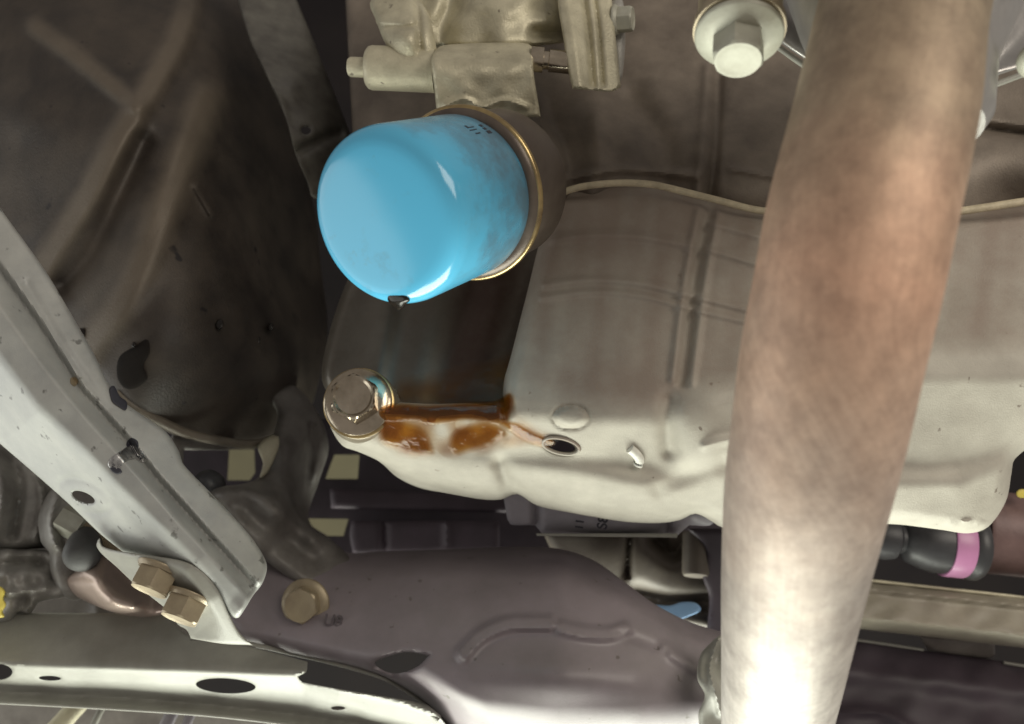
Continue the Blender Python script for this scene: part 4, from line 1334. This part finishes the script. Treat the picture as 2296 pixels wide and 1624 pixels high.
# ================================================================== BEHIND THE PAN
t = thing('sensor_box', P(1330, 1200, .47), 'grey plastic sensor box with faint lettering under the oil pan edge', 'sensor')
slab('housing', [(1125, 1090, 'c'), (1600, 1120, 'c'), (1598, 1175), (1545, 1178, 'c'), (1520, 1200, 'c'), (1215, 1196, 'c'), (1200, 1178, 'c'), (1145, 1176), (1135, 1150)],
     [(1125, 1090, .455), (1600, 1120, .45), (1200, 1176, .465), (1520, 1196, .46), (1370, 1140, .45), (1560, 1140, .452)], M_BOX, t,
     bumps=[ridge([(1200, 1100), (1205, 1176)], 9, -.006), dome(1555, 1160, 30, 22, .004), ridge([(1500, 1150), (1495, 1190)], 8, -.004)], edge=(8, .003), thick=.012, res=6)
slab('base_plate', [(1202, 1196, 'c'), (1520, 1196, 'c'), (1518, 1206, 'c'), (1204, 1202, 'c')], [(1202, 1196, .455), (1520, 1196, .45), (1518, 1206, .45), (1204, 1202, .455)], M_BEAM, t, edge=(2, .0005), thick=.008, res=4, step=6)
text('S8', 1352, 1172, .4515, .0075, M_INK, t, rot=-82)
text('11', 1300, 1176, .4520, .0060, M_INK, t, rot=-82)

t = thing('steering_rack', P(1450, 1380, .55), 'tan-grey steering rack housing behind the crossmember', 'steering rack')
slab('housing', [(1215, 1190, 'c'), (1620, 1190, 'c'), (1620, 1420, 'c'), (1500, 1390), (1420, 1350), (1340, 1290), (1250, 1250)],
     [(1215, 1190, .57), (1620, 1190, .57), (1620, 1420, .55), (1420, 1340, .55), (1340, 1240, .545), (1470, 1260, .545)], M_TANR, t,
     bumps=[ridge([(1412, 1190), (1405, 1290)], 8, -.008), ridge([(1540, 1200), (1510, 1240), (1470, 1210)], 20, -.02), ridge([(1430, 1330), (1500, 1350), (1620, 1350)], 18, -.012)], edge=(14, .008), thick=.02, res=8)
lathe('boss', [(.002, -.02), (.0085, -.02), (.0085, .004), (.0075, .006), (.001, .006)], P(1560, 1270, .535), CD(-.1, -.9, .4), M_TANR, t, 32)
slab('shroud', [(1540, 1185, 'c'), (1660, 1185, 'c'), (1660, 1440, 'c'), (1590, 1440), (1590, 1340), (1575, 1290), (1580, 1230)], [(1540, 1185, .53), (1660, 1185, .53), (1660, 1440, .53), (1590, 1440, .53)], M_BLACK, t, edge=(8, .004), thick=.01, res=10)
o = slab('blue_connector', [(1448, 1356), (1500, 1358), (1530, 1350), (1560, 1352), (1572, 1366), (1560, 1376), (1500, 1396), (1475, 1382)], [(1448, 1356, .515), (1572, 1366, .51), (1500, 1396, .505), (1530, 1350, .515)], M_SKY, edge=(6, .002), thick=.01, res=6, step=6)
tag(o, 'small blue plastic connector behind the right end of the crossmember', 'connector')

# ------------------------------------------------------------------ drive shaft (right)
t = thing('drive_shaft', P(2200, 1270, .50), 'purple-brown drive shaft with black rubber boot and pink band', 'drive shaft')
sx = CD(1, -0.105, 0.02)
s0 = P(1960, 1202, .51)
lathe('boot', [(.004, -.02), (.0105, -.02), (.0125, .0), (.0135, .006), (.0125, .0115), (.0085, .0145), (.0085, .0165), (.013, .019), (.0165, .028), (.0180, .035), (.0180, .042), (.010, .042)], s0, sx, M_RUB, t, 48)
lathe('band', [(.010, .0405), (.0190, .0405), (.0194, .0415), (.0194, .0515), (.0190, .0525), (.010, .0525)], s0, sx, M_PINK, t, 56)
lathe('boot_lip', [(.010, .0525), (.0185, .0525), (.0200, .055), (.0200, .059), (.0188, .061), (.010, .061)], s0, sx, M_RUB, t, 48)
lathe('shaft', [(.010, .058), (.0245, .060), (.0255, .062), (.0255, .20), (.010, .20)], P(1960, 1165, .53), sx, M_SHAFT, t, 64)
slab('paint_dab', ell(2292, 1107, 14, 10, 10), [(2280, 1107, .503), (2306, 1107, .503), (2292, 1120, .503)], M_YEL, t, edge=(4, .001), thick=.004, res=4, step=4)

t = thing('rear_crossbar', P(2100, 1440, .52), 'beige ribbed crossbar behind the exhaust pipe below the drive shaft', 'crossbar')
slab('bar', [(1850, 1290, 'c'), (1960, 1302), (2130, 1320), (2420, 1352, 'c'), (2420, 1466, 'c'), (2250, 1448), (2080, 1428), (1850, 1402, 'c')],
     guides([[(1850, 1290, .525), (2420, 1352, .505)], [(1850, 1312, .512), (2420, 1372, .492)], [(1850, 1318, .516), (2420, 1380, .496)], [(1850, 1378, .505), (2420, 1440, .485)], [(1850, 1402, .52), (2420, 1466, .50)]], 6, 5),
     M_TANP, t, bumps=[noise2(.0006, 60, 71)], edge=(6, .003), thick=.01, res=5)
ptube('bar_edge', [(1880, 1294, .519), (1960, 1303, .517), (2080, 1316, .513), (2420, 1354, .503)], .0011, M_BRKT, t, seg=8)
t = thing('side_clamp', P(2200, 1470, .54), 'brown clamp block on the underside of the beige crossbar', 'clamp')
slab('block', [(2060, 1425, 'c'), (2230, 1440, 'c'), (2225, 1475), (2150, 1470), (2080, 1458, 'c')], [(2060, 1425, .525), (2230, 1440, .52), (2225, 1475, .53), (2080, 1458, .53)], M_LEG, t, edge=(8, .004), thick=.01, res=7)
t = thing('splash_guard', P(2100, 1624, .52), 'black plastic splash guard with bright upper edge right of the pipe', 'guard')
slab('sheet', [(1780, 1412, 'c'), (1900, 1428), (2070, 1458), (2230, 1480), (2420, 1512, 'c'), (2420, 1740, 'c'), (1780, 1740, 'c')],
     [(1780, 1412, .55), (2420, 1512, .53), (1780, 1740, .49), (2420, 1740, .48), (2000, 1540, .515), (2200, 1560, .512)], M_BLACK, t,
     bumps=[ridge([(1860, 1500), (2100, 1530), (2400, 1560)], 26, .005), ridge([(1860, 1600), (1980, 1600), (2060, 1650)], 12, .004), noise2(.0012, 90, 81)], edge=(8, .003), thick=.004, res=9)
ptube('bright_edge', [(1880, 1430, .538), (1960, 1441, .536), (2070, 1458, .533)], .0010, M_BEAM, t, seg=8)
ptube('bright_edge', [(2250, 1486, .528), (2420, 1514, .523)], .0010, M_BEAM, t, seg=8)
